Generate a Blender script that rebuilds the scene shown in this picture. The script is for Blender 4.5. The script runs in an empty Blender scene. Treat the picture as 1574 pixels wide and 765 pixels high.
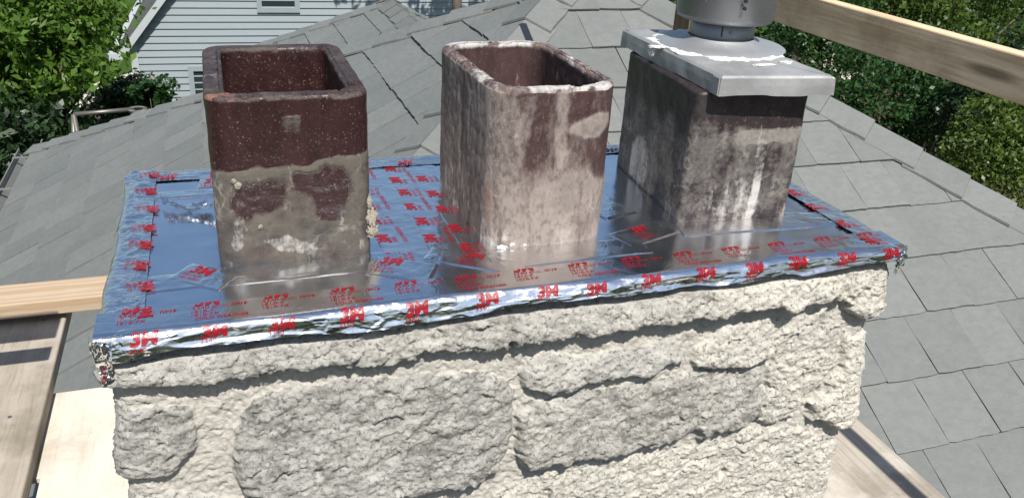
import bpy, bmesh, math, random
import numpy as np
from mathutils import Matrix, Vector
random.seed(7); rng = np.random.default_rng(7)
SC = bpy.context.scene; COL = SC.collection

# ---------------------------------------------------------------- camera, sky, sun, exposure
CAM = np.array([0.1607, -0.9695, 0.5603])
M = np.array([[0.9451, -0.3222, 0.0544], [-0.0924, -0.4232, -0.9013], [0.3134, 0.8468, -0.4298]])  # right, down, forward
F, CX, CY = 1306.73, 787.0, 382.5
cd = bpy.data.cameras.new('camera'); cam = bpy.data.objects.new('camera', cd); COL.objects.link(cam)
cd.sensor_width = 36; cd.lens = F / 1574 * 36; cd.clip_start = .02; cd.clip_end = 2000
r_, d_, f_ = M
f_ = f_ / np.linalg.norm(f_); r_ = r_ - f_ * r_.dot(f_); r_ /= np.linalg.norm(r_); u_ = np.cross(r_, f_)
cam.matrix_world = Matrix(((r_[0], u_[0], -f_[0], CAM[0]), (r_[1], u_[1], -f_[1], CAM[1]), (r_[2], u_[2], -f_[2], CAM[2]), (0, 0, 0, 1)))
SC.camera = cam
SUN_EL, SUN_AZ = math.radians(54), math.radians(-1.5)       # azimuth measured from -Y (behind the camera); negative = from the left
sdir = Vector((math.sin(SUN_AZ) * math.cos(SUN_EL), -math.cos(SUN_AZ) * math.cos(SUN_EL), math.sin(SUN_EL)))  # towards the sun
W = bpy.data.worlds.new('World'); SC.world = W; W.use_nodes = True
wn = W.node_tree; bgn = wn.nodes['Background']; bgn.inputs[1].default_value = .082
sky = wn.nodes.new('ShaderNodeTexSky'); sky.sky_type = 'NISHITA'; sky.sun_disc = False
sky.sun_elevation = SUN_EL; sky.sun_rotation = math.atan2(sdir.x, sdir.y); sky.air_density = 1.25; sky.dust_density = 1.3; sky.ozone_density = 2.0
wn.links.new(sky.outputs[0], bgn.inputs[0])
sl = bpy.data.lights.new('sun', 'SUN'); sl.energy = 5.0; sl.angle = math.radians(.5); sl.color = (1, .95, .875)
so = bpy.data.objects.new('sun', sl); COL.objects.link(so); so.rotation_euler = (-sdir).to_track_quat('-Z', 'Y').to_euler(); so.location = (0, -3, 8)
vs = SC.view_settings; vs.view_transform = 'Standard'; vs.look = 'None'; vs.exposure = .55; vs.gamma = 1; vs.use_curve_mapping = False

# ---------------------------------------------------------------- measuring helpers (photo pixel -> point on a real plane)
def ray(x, y):
    d = np.array([(x - CX) / F, (y - CY) / F, 1.0]) @ M
    return d / np.linalg.norm(d)
def on_z(z, x, y): d = ray(x, y); return CAM + (z - CAM[2]) / d[2] * d
def on_y(Y, x, y): d = ray(x, y); return CAM + (Y - CAM[1]) / d[1] * d
def far(k, x, y): return CAM + k * ray(x, y)

# ---------------------------------------------------------------- object helpers
def setp(o, label=None, cat=None, group=None, kind=None):
    if label: o['label'] = label
    if cat: o['category'] = cat
    if group: o['group'] = group
    if kind: o['kind'] = kind
    return o
def thing(name, label, cat, loc=(0, 0, 0), group=None):
    o = bpy.data.objects.new(name, None); COL.objects.link(o); o.location = loc; o.empty_display_size = .1
    o['_l'] = list(map(float, loc)); return setp(o, label, cat, group)
def root_loc(p):
    while p.parent: p = p.parent
    return np.array(p.get('_l', (0, 0, 0)), float)
def obj(name, V, Fc, mat, parent=None, smooth=False, attrs=None):
    V = np.asarray(V, float)
    off = root_loc(parent) if parent else np.zeros(3)
    me = bpy.data.meshes.new(name)
    if isinstance(Fc, np.ndarray):
        k = Fc.shape[1]; n = len(Fc)
        me.vertices.add(len(V)); me.vertices.foreach_set('co', (V - off).astype(np.float32).ravel())
        me.loops.add(n * k); me.loops.foreach_set('vertex_index', Fc.astype(np.int32).ravel())
        me.polygons.add(n); me.polygons.foreach_set('loop_start', np.arange(0, n * k, k, dtype=np.int32))
        me.update(calc_edges=True); me.validate()
    else:
        me.from_pydata([tuple(v) for v in (V - off)], [], Fc); me.update()
    if attrs is not None:
        for an, arr in attrs.items():
            a = me.color_attributes.new(an, 'FLOAT_COLOR', 'POINT'); a.data.foreach_set('color', arr.astype(np.float32).ravel())
    if smooth: me.polygons.foreach_set('use_smooth', np.ones(len(me.polygons), bool))
    me.materials.append(mat)
    o = bpy.data.objects.new(name, me); COL.objects.link(o)
    if parent: o.parent = parent
    return o
class MB:
    def __init__(s): s.v = []; s.f = []
    def add(s, V, Fc):
        n = len(s.v); s.v += [tuple(map(float, v)) for v in V]; s.f += [tuple(i + n for i in q) for q in Fc]; return s
    def hexa(s, P):   # 8 points: 4 bottom (ccw), 4 top
        return s.add(P, [(3, 2, 1, 0), (4, 5, 6, 7), (0, 1, 5, 4), (1, 2, 6, 5), (2, 3, 7, 6), (3, 0, 4, 7)])
    def box(s, x0, x1, y0, y1, z0, z1):
        return s.hexa([(x0, y0, z0), (x1, y0, z0), (x1, y1, z0), (x0, y1, z0), (x0, y0, z1), (x1, y0, z1), (x1, y1, z1), (x0, y1, z1)])
    def tube(s, p, q, r, n=10, r2=None):
        p = np.array(p, float); q = np.array(q, float); a = q - p; a /= np.linalg.norm(a); r2 = r if r2 is None else r2
        b = np.cross(a, (0, 0, 1) if abs(a[2]) < .9 else (1, 0, 0)); b /= np.linalg.norm(b); c = np.cross(a, b)
        an = np.arange(n) * 2 * np.pi / n
        P = [p + r * (math.cos(t) * b + math.sin(t) * c) for t in an] + [q + r2 * (math.cos(t) * b + math.sin(t) * c) for t in an]
        return s.add(P, [(i, (i + 1) % n, n + (i + 1) % n, n + i) for i in range(n)] + [tuple(range(n))[::-1], tuple(range(n, 2 * n))])
    def lathe(s, c, prof, n=48):  # prof: (r, z)
        c = np.array(c, float); V = []; k = len(prof)
        for i in range(n):
            t = 2 * np.pi * i / n
            for r, z in prof: V.append(c + (r * math.cos(t), r * math.sin(t), z))
        return s.add(V, [(i * k + j, ((i + 1) % n) * k + j, ((i + 1) % n) * k + j + 1, i * k + j + 1) for i in range(n) for j in range(k - 1)])
    def build(s, name, mat, parent=None, smooth=False, bevel=0):
        o = obj(name, np.array(s.v), s.f, mat, parent, smooth)
        if bevel:
            m = o.modifiers.new('b', 'BEVEL'); m.width = bevel; m.segments = 2; m.limit_method = 'ANGLE'
        return o

# ---------------------------------------------------------------- numpy noise
def _h(ix, iy, iz, s):
    n = (ix * 374761393 + iy * 668265263 + iz * 2147483647 + s * 1274126177) & 0xFFFFFFFF
    n = ((n ^ (n >> 13)) * 1274126177) & 0xFFFFFFFF
    n = ((n ^ (n >> 16)) * 2246822519) & 0xFFFFFFFF
    return ((n ^ (n >> 15)) & 0xFFFF) / 65535.0
def vnoise(P, s=0):
    P = np.asarray(P, float); I = np.floor(P).astype(np.int64); f = P - I; f = f * f * f * (f * (f * 6 - 15) + 10)
    r = 0
    for dx in (0, 1):
        for dy in (0, 1):
            for dz in (0, 1):
                w = (f[:, 0] if dx else 1 - f[:, 0]) * (f[:, 1] if dy else 1 - f[:, 1]) * (f[:, 2] if dz else 1 - f[:, 2])
                r = r + w * _h(I[:, 0] + dx, I[:, 1] + dy, I[:, 2] + dz, s)
    return r
def fbm(P, o=4, s=0, g=.5, ridge=False):
    P = np.asarray(P, float); t = 0; a = 1; n = 0
    for i in range(o):
        v = vnoise(P * 2.03 ** i + i * 17.3, s + i)
        if ridge: v = 1 - abs(2 * v - 1)
        t = t + a * v; n += a; a *= g
    return t / n
def facet(P, s=0):
    P = np.asarray(P, float); I = np.floor(P).astype(np.int64); bd = np.full(len(P), 1e9); out = np.zeros(len(P))
    for dx in (-1, 0, 1):
        for dy in (-1, 0, 1):
            for dz in (-1, 0, 1):
                a, b, c = I[:, 0] + dx, I[:, 1] + dy, I[:, 2] + dz
                C = np.c_[a + _h(a, b, c, s), b + _h(a, b, c, s + 1), c + _h(a, b, c, s + 2)]; d = P - C; q = (d * d).sum(1); k = q < bd
                T = np.c_[_h(a, b, c, s + 3), _h(a, b, c, s + 4), _h(a, b, c, s + 5)] * 2 - 1
                out = np.where(k, (d * T).sum(1) + (_h(a, b, c, s + 6) - .5) * .5, out); bd = np.where(k, q, bd)
    return out
def sst(x, a, b):
    t = np.clip((x - a) / (b - a), 0, 1); return t * t * (3 - 2 * t)
def poly_sdf(px, pz, poly):   # positive inside
    d = np.full(px.shape, 1e9); ins = np.zeros(px.shape, bool); n = len(poly)
    for i in range(n):
        ax, az = poly[i]; bx, bz = poly[(i + 1) % n]
        ex, ez = bx - ax, bz - az; t = np.clip(((px - ax) * ex + (pz - az) * ez) / (ex * ex + ez * ez + 1e-12), 0, 1)
        d = np.minimum(d, np.hypot(px - ax - t * ex, pz - az - t * ez))
        c = (az > pz) != (bz > pz)
        ins ^= c & (px < (bx - ax) * (pz - az) / (bz - az + 1e-12) + ax)
    return np.where(ins, d, -d)

# ---------------------------------------------------------------- materials
class NT:
    def __init__(s, name):
        m = bpy.data.materials.new(name); m.use_nodes = True; s.m = m; s.t = m.node_tree; s.n = s.t.nodes
        s.b = s.n['Principled BSDF']; s.out = s.n['Material Output']
    def __call__(s, ty, ins=None, **kw):
        n = s.n.new('ShaderNode' + ty)
        for k, v in kw.items(): setattr(n, k, v)
        for k, v in (ins or {}).items(): s.l(v, n.inputs[k])
        return n
    def l(s, v, sock):
        if isinstance(v, bpy.types.Node): v = v.outputs[0]
        if isinstance(v, bpy.types.NodeSocket): s.t.links.new(v, sock)
        else:
            if isinstance(v, tuple) and len(v) == 3 and sock.type == 'RGBA': v = v + (1,)
            sock.default_value = v
    def set(s, **kw):
        al = dict(color='Base Color', rough='Roughness', metal='Metallic', normal='Normal', spec='Specular IOR Level', coat='Coat Weight')
        for k, v in kw.items(): s.l(v, s.b.inputs[al[k]])
        return s.m
    def coord(s, scale=(1, 1, 1), rot=(0, 0, 0)):
        tc = s('TexCoord'); mp = s('Mapping', {0: tc.outputs['Object']}); mp.inputs['Scale'].default_value = scale; mp.inputs['Rotation'].default_value = rot; return mp
    def noise(s, vec, sc=5, det=5, rough=.55, dist=0):
        n = s('TexNoise', {'Scale': sc, 'Detail': det, 'Roughness': rough, 'Distortion': dist})
        if vec is not None: s.l(vec, n.inputs['Vector'])
        return n.outputs['Fac']
    def ramp(s, fac, stops):
        r = s('ValToRGB', {0: fac}); e = r.color_ramp.elements
        while len(e) < len(stops): e.new(.5)
        for el, (p, c) in zip(e, stops):
            el.position = p; el.color = (c, c, c, 1) if not isinstance(c, tuple) else c + (1,)
        return r.outputs[0]
    def mix(s, fac, a, b, mode='MIX'):
        n = s('Mix', data_type='RGBA', blend_type=mode); s.l(fac, n.inputs[0]); s.l(a, n.inputs[6]); s.l(b, n.inputs[7]); return n.outputs[2]
    def math(s, op, a, b=0.0, clamp=False):
        n = s('Math', {0: a, 1: b}, operation=op, use_clamp=clamp); return n.outputs[0]
    def bump(s, h, st=.4, dist=.01, normal=None):
        n = s('Bump', {'Height': h, 'Strength': st, 'Distance': dist})
        if normal is not None: s.l(normal, n.inputs['Normal'])
        return n.outputs[0]
    def island(s): return s('NewGeometry').outputs['Random Per Island']
MATS = {}
def simple(name, col, rough=.6, metal=0, var=.15, sc=30, bump=.1):
    n = NT(name); c = n.coord(); f = n.noise(c, sc, 5)
    lo = tuple(x * (1 - var) for x in col); hi = tuple(min(1, x * (1 + var)) for x in col)
    n.set(color=n.mix(f, lo, hi), rough=rough, metal=metal, normal=n.bump(n.noise(c, sc * 4, 3), bump, .004)); return n.m

def m_slate():
    n = NT('slate'); c = n.coord(); i = n.island()
    base = n.ramp(i, [(0, (.116, .125, .121)), (.5, (.133, .142, .138)), (1, (.155, .162, .157))])
    cl = n.noise(n.coord((3, 3, 3)), 1.6, 6, .6)
    base = n.mix(n.ramp(cl, [(.3, .0), (.75, .55)]), base, (.168, .174, .165))
    st = n.noise(n.coord((9, 9, 30)), 2.5, 8, .7)
    base = n.mix(n.ramp(st, [(.38, .36), (.60, 0)]), base, (.095, .103, .097))
    sp = n.noise(c, 95, 2); base = n.mix(n.ramp(sp, [(.74, 0), (.80, .5)]), base, (.30, .31, .29))
    h = n.noise(c, 26, 8, .65)
    return n.set(color=base, rough=.62, spec=.35, normal=n.bump(h, .5, .008))
def m_stone():
    n = NT('limestone'); c = n.coord(); a = n('VertexColor', layer_name='mask'); sp = n('SeparateColor', {0: a.outputs[0]})
    R, G, B = sp.outputs[0], sp.outputs[1], sp.outputs[2]      # R mortar, G cream tint, B dark weathering
    n1 = n.noise(c, 14, 8, .65); n2 = n.noise(c, 70, 6, .65); n3 = n.noise(n.coord((1, 1, 1.8)), 34, 7, .7)
    grey = n.mix(n1, (.36, .355, .33), (.58, .57, .54)); cream = n.mix(n1, (.50, .475, .415), (.66, .635, .565))
    stone = n.mix(G, grey, cream)
    stone = n.mix(n.ramp(n3, [(.30, .6), (.48, 0)]), stone, (.20, .19, .17))
    stone = n.mix(n.ramp(n2, [(.58, 0), (.72, .5)]), stone, (.66, .635, .57))
    n4 = n.noise(c, 150, 4, .7); stone = n.mix(n.ramp(n4, [(.36, .8), (.46, 0)]), stone, (.11, .105, .095))
    dk = n.math('MULTIPLY', B, n.ramp(n3, [(.35, .9), (.66, .05)])); stone = n.mix(dk, stone, (.085, .083, .078))
    mort = n.mix(n2, (.44, .42, .375), (.61, .585, .53)); mort = n.mix(n.ramp(n1, [(.35, .35), (.6, 0)]), mort, (.36, .35, .32))
    edge = n.ramp(n.math('ADD', R, n.math('MULTIPLY', n.math('SUBTRACT', n2, .5), .7)), [(.4, 0), (.6, 1)])
    col = n.mix(edge, stone, mort)
    b1 = n.bump(n3, .35, .008); b2 = n.bump(n.noise(c, 210, 5, .75), .9, .005, b1)
    return n.set(color=col, rough=.95, spec=.15, normal=b2)
def m_flue(name, ca, cb, mo1, mo2, glaze=.34, rw=(.4, .62), zs=1.0):
    n = NT(name); c = n.coord(); a = n('VertexColor', layer_name='mask'); sp = n('SeparateColor', {0: a.outputs[0]})
    R, G, B = sp.outputs[0], sp.outputs[1], sp.outputs[2]      # R mortar residue, G white lime, B soot and other darkening; alpha: raw orange clay
    n1 = n.noise(n.coord((1, 1, zs)), 24, 8, .68); n2 = n.noise(n.coord((1, 1, .4 + .6 * zs)), 120, 5, .65); n3 = n.noise(n.coord((1, 1, .22)), 60, 6, .65)
    base = n.mix(n1, ca, cb); base = n.mix(n.ramp(n3, [(.36, .5), (.6, 0)]), base, tuple(x * .45 for x in ca))
    spk = n.noise(c, 330, 2, .5); base = n.mix(n.ramp(spk, [(.64, 0), (.72, .6)]), base, (.20, .15, .13))
    j = n.math('MULTIPLY', n.math('SUBTRACT', n1, .5), 1.3); j2 = n.math('MULTIPLY', n.math('SUBTRACT', n2, .5), .8)
    jj = n.math('ADD', j, j2)
    mort = n.mix(n1, mo1, mo2); mort = n.mix(n.ramp(n2, [(.36, .5), (.52, 0)]), mort, (.10, .085, .072))
    fr = n.ramp(n.math('ADD', R, jj), [(rw[0], 0), (rw[1], 1)]); col = n.mix(n.math('MULTIPLY', fr, .92), base, mort)
    fa = n.ramp(n.math('ADD', a.outputs[1], jj), [(.4, 0), (.6, 1)]); col = n.mix(fa, col, n.mix(n2, (.14, .060, .042), (.25, .125, .085)))
    fb = n.ramp(n.math('ADD', B, jj), [(.35, 0), (.75, 1)]); col = n.mix(n.math('MULTIPLY', fb, .9), col, n.mix(n2, (.016, .014, .014), (.06, .055, .055)))
    fg = n.ramp(n.math('ADD', G, n.math('ADD', j2, n.math('MULTIPLY', n.math('SUBTRACT', n3, .5), 1.6))), [(.40, 0), (.95, .9)]); col = n.mix(fg, col, n.mix(n2, (.30, .285, .275), (.50, .485, .46)))
    dc = n.mix(.10, c, n('TexNoise', {'Vector': c, 'Scale': 18, 'Detail': 4}).outputs['Color']); vo = n('TexVoronoi', {'Vector': dc, 'Scale': 22}, feature='DISTANCE_TO_EDGE')
    ve = n.math('MULTIPLY', n.ramp(vo.outputs[0], [(.0, 1), (.045, 0)]), n.math('MULTIPLY', n.ramp(n.noise(c, 13, 4), [(.52, 0), (.66, .45)]), n.ramp(n.math('ADD', R, G), [(.12, 0), (.4, 1)])))
    col = n.mix(ve, col, (.36, .34, .31))
    mx = n.math('MAXIMUM', fr, fg)
    ro = n.ramp(mx, [(0, glaze), (1, .92)])
    h = n.math('ADD', n.math('MULTIPLY', mx, .8), n.math('ADD', n1, n.math('MULTIPLY', n2, .5)))
    return n.set(color=col, rough=ro, spec=.4, normal=n.bump(h, .45, .004))
def m_galv(name, col=(.60, .62, .65), r0=.16, r1=.30, sx=(260, 4, 4), metal=1.0, bp=.05):
    n = NT(name); c = n.coord(); st = n.noise(n.coord(sx), 1, 4, .6); cl = n.noise(c, 9, 6, .6); sp = n('TexVoronoi', {'Vector': c, 'Scale': 90})
    base = n.mix(cl, tuple(x * (.82 if bp < .1 else .55) for x in col), tuple(x * (1.12 if bp < .1 else 1.4) for x in col)); base = n.mix(n.ramp(n.noise(c, 210, 2), [(.70, 0), (.76, .5)]), base, (.85, .86, .88))
    ro = n.math('ADD', n.ramp(cl, [(.3, r0), (.7, r1)]), n.math('MULTIPLY', st, .05))
    return n.set(color=base, metal=metal, rough=ro, normal=n.bump(n.math('ADD', st, n.math('MULTIPLY', cl, 1.5)), bp, .003))
def m_foil(name, crink=.25, sx=(14, 60, 14), rough=.09):
    n = NT(name); c = n.coord(); a = n.noise(n.coord(sx), 1, 6, .6, .6); b = n.noise(c, 38, 4, .55, 1.2); v = n('TexVoronoi', {'Vector': n.coord((1, 1, 1)), 'Scale': 55}, feature='DISTANCE_TO_EDGE')
    vv = n.ramp(v.outputs[0], [(0, 0), (.12, 1)])
    h = n.math('ADD', n.math('MULTIPLY', a, 1.0), n.math('ADD', n.math('MULTIPLY', b, .8), n.math('MULTIPLY', vv, .12)))
    ro = n.ramp(n.noise(c, 20, 5), [(.3, rough * .7), (.75, rough * 2.1)])
    return n.set(color=n.mix(b, (.78, .79, .81), (.93, .93, .94)), metal=1.0, rough=ro, normal=n.bump(h, crink, .006))
def m_wood(name, ca, cb, dark, axis='x', rough=.75, grain=1.0, worn=None):
    n = NT(name); sc = {'x': (1.6, 26, 26), 'y': (26, 1.6, 26), 'z': (26, 26, 1.6)}[axis]
    c = n.coord(); v = n.coord(sc); a = n.noise(v, 1.3, 7, .62, .8); f = n.noise(n.coord(tuple(x * 3.2 for x in sc)), 2, 4, .6)
    w = n('TexWave', {'Vector': n.coord({'x': (.5, 9, 9), 'y': (9, .5, 9), 'z': (9, 9, .5)}[axis]), 'Scale': 1.5, 'Distortion': 9, 'Detail': 4, 'Detail Scale': 1.2}, wave_type='RINGS', rings_direction=axis.upper())
    col = n.mix(a, ca, cb); col = n.mix(n.math('MULTIPLY', n.ramp(w.outputs['Fac'], [(.5, 0), (1, .55)]), grain), col, dark)
    col = n.mix(n.ramp(f, [(.32, .45), (.5, 0)]), col, dark)
    kv = n('TexVoronoi', {'Vector': n.coord({'x': (1.2, 7, 7), 'y': (7, 1.2, 7), 'z': (7, 7, 1.2)}[axis]), 'Scale': 1.3}); col = n.mix(n.ramp(kv.outputs['Distance'], [(.05, .85), (.12, 0)]), col, tuple(x * .45 for x in dark))
    dt = n.noise(c, 3.5, 8, .7); col = n.mix(n.ramp(dt, [(.36, .5), (.5, 0)]), col, tuple(x * .7 for x in dark))
    if worn: col = n.mix(n.ramp(n.noise(c, 6, 7, .62), [(.46, 0), (.66, .8)]), col, worn)
    return n.set(color=col, rough=rough, spec=.25, normal=n.bump(n.math('ADD', f, w.outputs['Fac']), .25, .002))
def m_leaf(name, c0, c1, c2, tr=.35):
    n = NT(name); i = n.island(); col = n.ramp(i, [(0, c0), (.55, c1), (1, c2)])
    n.set(color=col, rough=.42, spec=.35)
    t = n('BsdfTranslucent', {'Color': n.mix(.5, col, (c2[0] * 1.3, c2[1] * 1.35, c2[2] * .5))}); mx = n('MixShader', {0: tr, 1: n.b.outputs[0], 2: t.outputs[0]})
    n.t.links.new(mx.outputs[0], n.out.inputs[0]); return n.m
def m_ground(name, ca, cb, cc, sc=1.0, rough=.95):
    n = NT(name); c = n.coord(); a = n.noise(c, .35 * sc, 8, .65); b = n.noise(c, 14 * sc, 6, .7)
    col = n.mix(a, ca, cb); col = n.mix(n.ramp(b, [(.4, .7), (.62, 0)]), col, cc)
    return n.set(color=col, rough=rough, spec=.1, normal=n.bump(b, .6, .05))
SLATE = m_slate(); STONE = m_stone()
GALV = m_galv('galvanized_sheet', (.80, .84, .90), .10, .19); CAPM = m_galv('galvanized_cap', (.33, .335, .335), .48, .70, (40, 40, 40), .5, .35); PIPEM = m_galv('galvanized_pipe', (.24, .245, .255), .32, .45, (3, 3, 200), .75); FLANGE = m_galv('flange_sheet', (.36, .37, .385), .40, .55, (30, 30, 30), .6)
FOIL = m_foil('aluminium_foil_tape', .10, (14, 40, 30), .13); FOILC = m_foil('crinkled_foil_tape', .38, (30, 70, 40), .14); FOILF = m_foil('smooth_foil_tape', .12, (12, 22, 12), .15)
RED = simple('red_print', (.20, .004, .010), .38, 0, .2, 60, 0)
SEAL = simple('white_sealant', (.58, .58, .565), .5, 0, .06, 60, .3)
LIME = simple('lime_mortar', (.26, .235, .19), .95, 0, .25, 80, .8)
WHITEP = simple('white_paint', (.225, .262, .285), .5, 0, .04, 8, .02); TRIM = simple('trim_paint', (.36, .39, .40), .5, 0, .05, 8, .02)
GUT = simple('gutter_metal', (.20, .205, .20), .45, .3, .15, 20, .05); DARKG = simple('gutter_inside', (.05, .05, .05), .8, 0, .3, 20, .1)
SHING = simple('dark_shingle', (.07, .072, .075), .9, 0, .5, 30, .5); GLASS = simple('window_glass', (.02, .03, .035), .06, 0, .1, 3, 0)
STEEL = simple('weathered_steel', (.16, .155, .14), .45, .6, .2, 40, .05); BLACK = simple('dark_hole', (.01, .01, .01), .9, 0, .1, 10, 0)
BARK = simple('bark', (.10, .075, .055), .95, 0, .4, 18, .8); WALLM = simple('house_wall_render', (.42, .40, .36), .9, 0, .1, 10, .2)
WOODX = m_wood('pine_rail', (0.384, 0.291, 0.205), (0.446, 0.360, 0.267), (0.310, 0.205, 0.118), 'x'); WOODY = m_wood('pine_rail_weathered', (.64, .475, .30), (.74, .57, .385), (.42, .28, .16), 'y', .8, 1.0)
PLANK = m_wood('grey_plank', (.27, .235, .185), (.37, .33, .27), (.17, .14, .105), 'y', .85, .5, (0.384, 0.347, 0.310)); PLANK2 = m_wood('pale_plank', (.32, .285, .235), (.42, .385, .33), (.21, .18, .14), 'y', .85, .5, (0.533, 0.490, 0.439))
PLY = m_wood('plywood', (.52, .475, .40), (.60, .555, .485), (.43, .37, .285), 'y', .85, .3, (0.528, 0.492, 0.432)); POSTM = m_wood('brown_post', (0.240, 0.152, 0.088), (0.304, 0.200, 0.120), (0.160, 0.096, 0.056), 'z')

# ---------------------------------------------------------------- the setting: ground
GZ = -5.2
LAWN = m_ground('grass_ground', (.036, .078, .015), (.055, .11, .022), (.024, .05, .01), 2); DRIVE = m_ground('concrete_drive', (.50, .45, .39), (.58, .53, .47), (.42, .38, .33), 3)
MULCH = m_ground('bark_mulch', (.075, .05, .038), (.11, .075, .058), (.035, .024, .018), 2)
def sheet(name, pts, z, mat):
    o = obj(name, [(x, y, z) for x, y in pts], [tuple(range(len(pts)))], mat); o['kind'] = 'structure'; return o
sheet('lawn', [(-400, -400), (400, -400), (400, 400), (-400, 400)], GZ, LAWN)
sheet('driveway', [(-9, 18.6), (-6, 20.3), (-3.2, 20.6), (-1.5, 22.5), (-1.0, 27.0), (4, 29.4), (4, 26.9), (0, 24.2), (-1.2, 17.5), (-3, 16.2), (-9, 15.6)], GZ + .02, DRIVE)
sheet('added_forecourt', [(-14, -16), (16, -16), (16, -.3), (-14, -.3)], GZ + .02, m_ground('asphalt', (.045, .046, .048), (.065, .066, .068), (.035, .035, .036), 2))  # unseen paving added to keep lawn green out of foil reflections, dark against bounce
sheet('added_side_drive', [(-16, -.3), (-1.7, -.3), (-1.7, 6.4), (-16, 6.4)], GZ + .02, bpy.data.materials['asphalt'])  # out-of-view paving added so the left foil edge mirrors no green
sheet('mulch_bed', [(-2.9, 15.2), (-2.9, 18.6), (-2.1, 20.2), (-1.0, 20.6), (-1.0, 15.2)], GZ + .03, MULCH)
sheet('bark_ground', [(5.6, 3), (24, 3), (34, 24), (12, 24), (5.6, 9)], GZ + .02, MULCH)
sheet('garden_path', [tuple(on_z(GZ + .04, *q)[:2]) for q in ((1245, 70), (1300, 78), (1335, 118), (1300, 124), (1262, 100))], GZ + .04, DRIVE)

# ---------------------------------------------------------------- slate roofed house below the chimney
PT = .567
A1 = np.array([1.734, 2.880, -.029]); A2 = np.array([2.123, 2.880, -.029]); EZ = -1.655
run = (A1[2] - EZ) / PT
cFL = np.array([A1[0] - run, A1[1] - run, EZ]); cBL = np.array([A1[0] - run, A1[1] + run, EZ]); cFR = np.array([A2[0] + run, A2[1] - run, EZ]); cBR = np.array([A2[0] + run, A2[1] + run, EZ])
house = thing('slate_roof_house', 'house with grey green slate hip roof around the stone chimney', 'house', (A1[0], A1[1], GZ))
def clip(poly, reg):
    for i in range(len(reg)):
        a, b = reg[i], reg[(i + 1) % len(reg)]; out = []
        f = lambda p: (b[0] - a[0]) * (p[1] - a[1]) - (b[1] - a[1]) * (p[0] - a[0])
        for j in range(len(poly)):
            p, q = poly[j], poly[(j + 1) % len(poly)]; fp, fq = f(p), f(q)
            if fp >= 0: out.append(p)
            if fp * fq < 0: t = fp / (fp - fq); out.append((p[0] + t * (q[0] - p[0]), p[1] + t * (q[1] - p[1])))
        poly = out
        if not poly: return []
    return poly
def slope(name, O, U, V, region, expo, wid, u0, v0, seed, gap=.0012, tws=.0025):
    rs = random.Random(seed); U = np.array(U, float); U /= np.linalg.norm(U); V = np.array(V, float); V /= np.linalg.norm(V); N = np.cross(U, V)
    R2 = [((np.array(p) - O) @ U, (np.array(p) - O) @ V) for p in region]
    ar = sum(R2[i][0] * R2[(i + 1) % len(R2)][1] - R2[(i + 1) % len(R2)][0] * R2[i][1] for i in range(len(R2)))
    if ar < 0: R2 = R2[::-1]
    mb = MB(); to = lambda u, v, h: O + u * U + v * V + h * N
    mb.add([to(u, v, -.002) for u, v in R2], [tuple(range(len(R2)))])
    us = [p[0] for p in R2]; vs_ = [p[1] for p in R2]
    for r in range(int((min(vs_) - v0) / expo) - 2, int((max(vs_) - v0) / expo) + 2):
        vb = v0 + r * expo
        c0 = int((min(us) - u0) / wid) - 2; c1 = int((max(us) - u0) / wid) + 2
        for cI in range(c0, c1):
            ua = u0 + (cI + .5 * (r % 2)) * wid + rs.uniform(-.0035, .0035) + gap; ub = u0 + (cI + 1 + .5 * (r % 2)) * wid + rs.uniform(-.0035, .0035) - gap
            vj = vb + rs.uniform(-.0022, .0022); k = 7; L = expo * 1.22
            low = [(ua + (ub - ua) * i / k, vj + rs.uniform(-.0022, .0022) + (.004 if i in (0, k) and rs.random() < .4 else 0)) for i in range(k + 1)]
            kk = 5; rt = [(ub + rs.uniform(-.0016, .0012), vj + L * i / kk) for i in range(1, kk)]; lt = [(ua + rs.uniform(-.0012, .0016), vj + L * (kk - i) / kk) for i in range(1, kk)]
            P = clip(low + rt + [(ub, vj + L), (ua, vj + L)] + lt, R2)
            if len(P) < 3: continue
            t = rs.uniform(.010, .016); tw = rs.uniform(-tws, tws)
            hh = lambda u, v: .0035 + t * max(0, 1 - (v - vj) / L) + tw * (u - ua) / wid * .5
            n = len(P); top = [to(u, v, hh(u, v)) for u, v in P]; bot = [to(u, v, -.0015 if hh(u, v) < .008 else hh(u, v) - .009) for u, v in P]
            mb.add(top + bot, [tuple(range(n))] + [(i, n + i, n + (i + 1) % n, (i + 1) % n) for i in range(n)])
    return mb.build(name, SLATE, house)
ex, wd = .242, .228
slope('roof_slope', np.array([1.139, 0, A1[2] - PT * (A1[0] - 1.139)]), (0, -1, 0), (1, 0, PT), [cFL, A1, cBL], ex, wd, .07, 0, 1, .0028, .0085)
slope('roof_slope', np.array([2.5623, .9715, A1[2] - PT * (A1[1] - .9715)]), (1, 0, 0), (0, 1, PT), [cFL, cFR, A2, A1], .250, .228, 0, 0, 2)
slope('roof_slope', A2, (0, 1, 0), (-1, 0, PT), [cFR, cBR, A2], ex, wd, 0, 0, 3)
slope('roof_slope', A2, (-1, 0, 0), (0, -1, PT), [cBR, cBL, A1, A2], ex, wd, 0, 0, 4)
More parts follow.
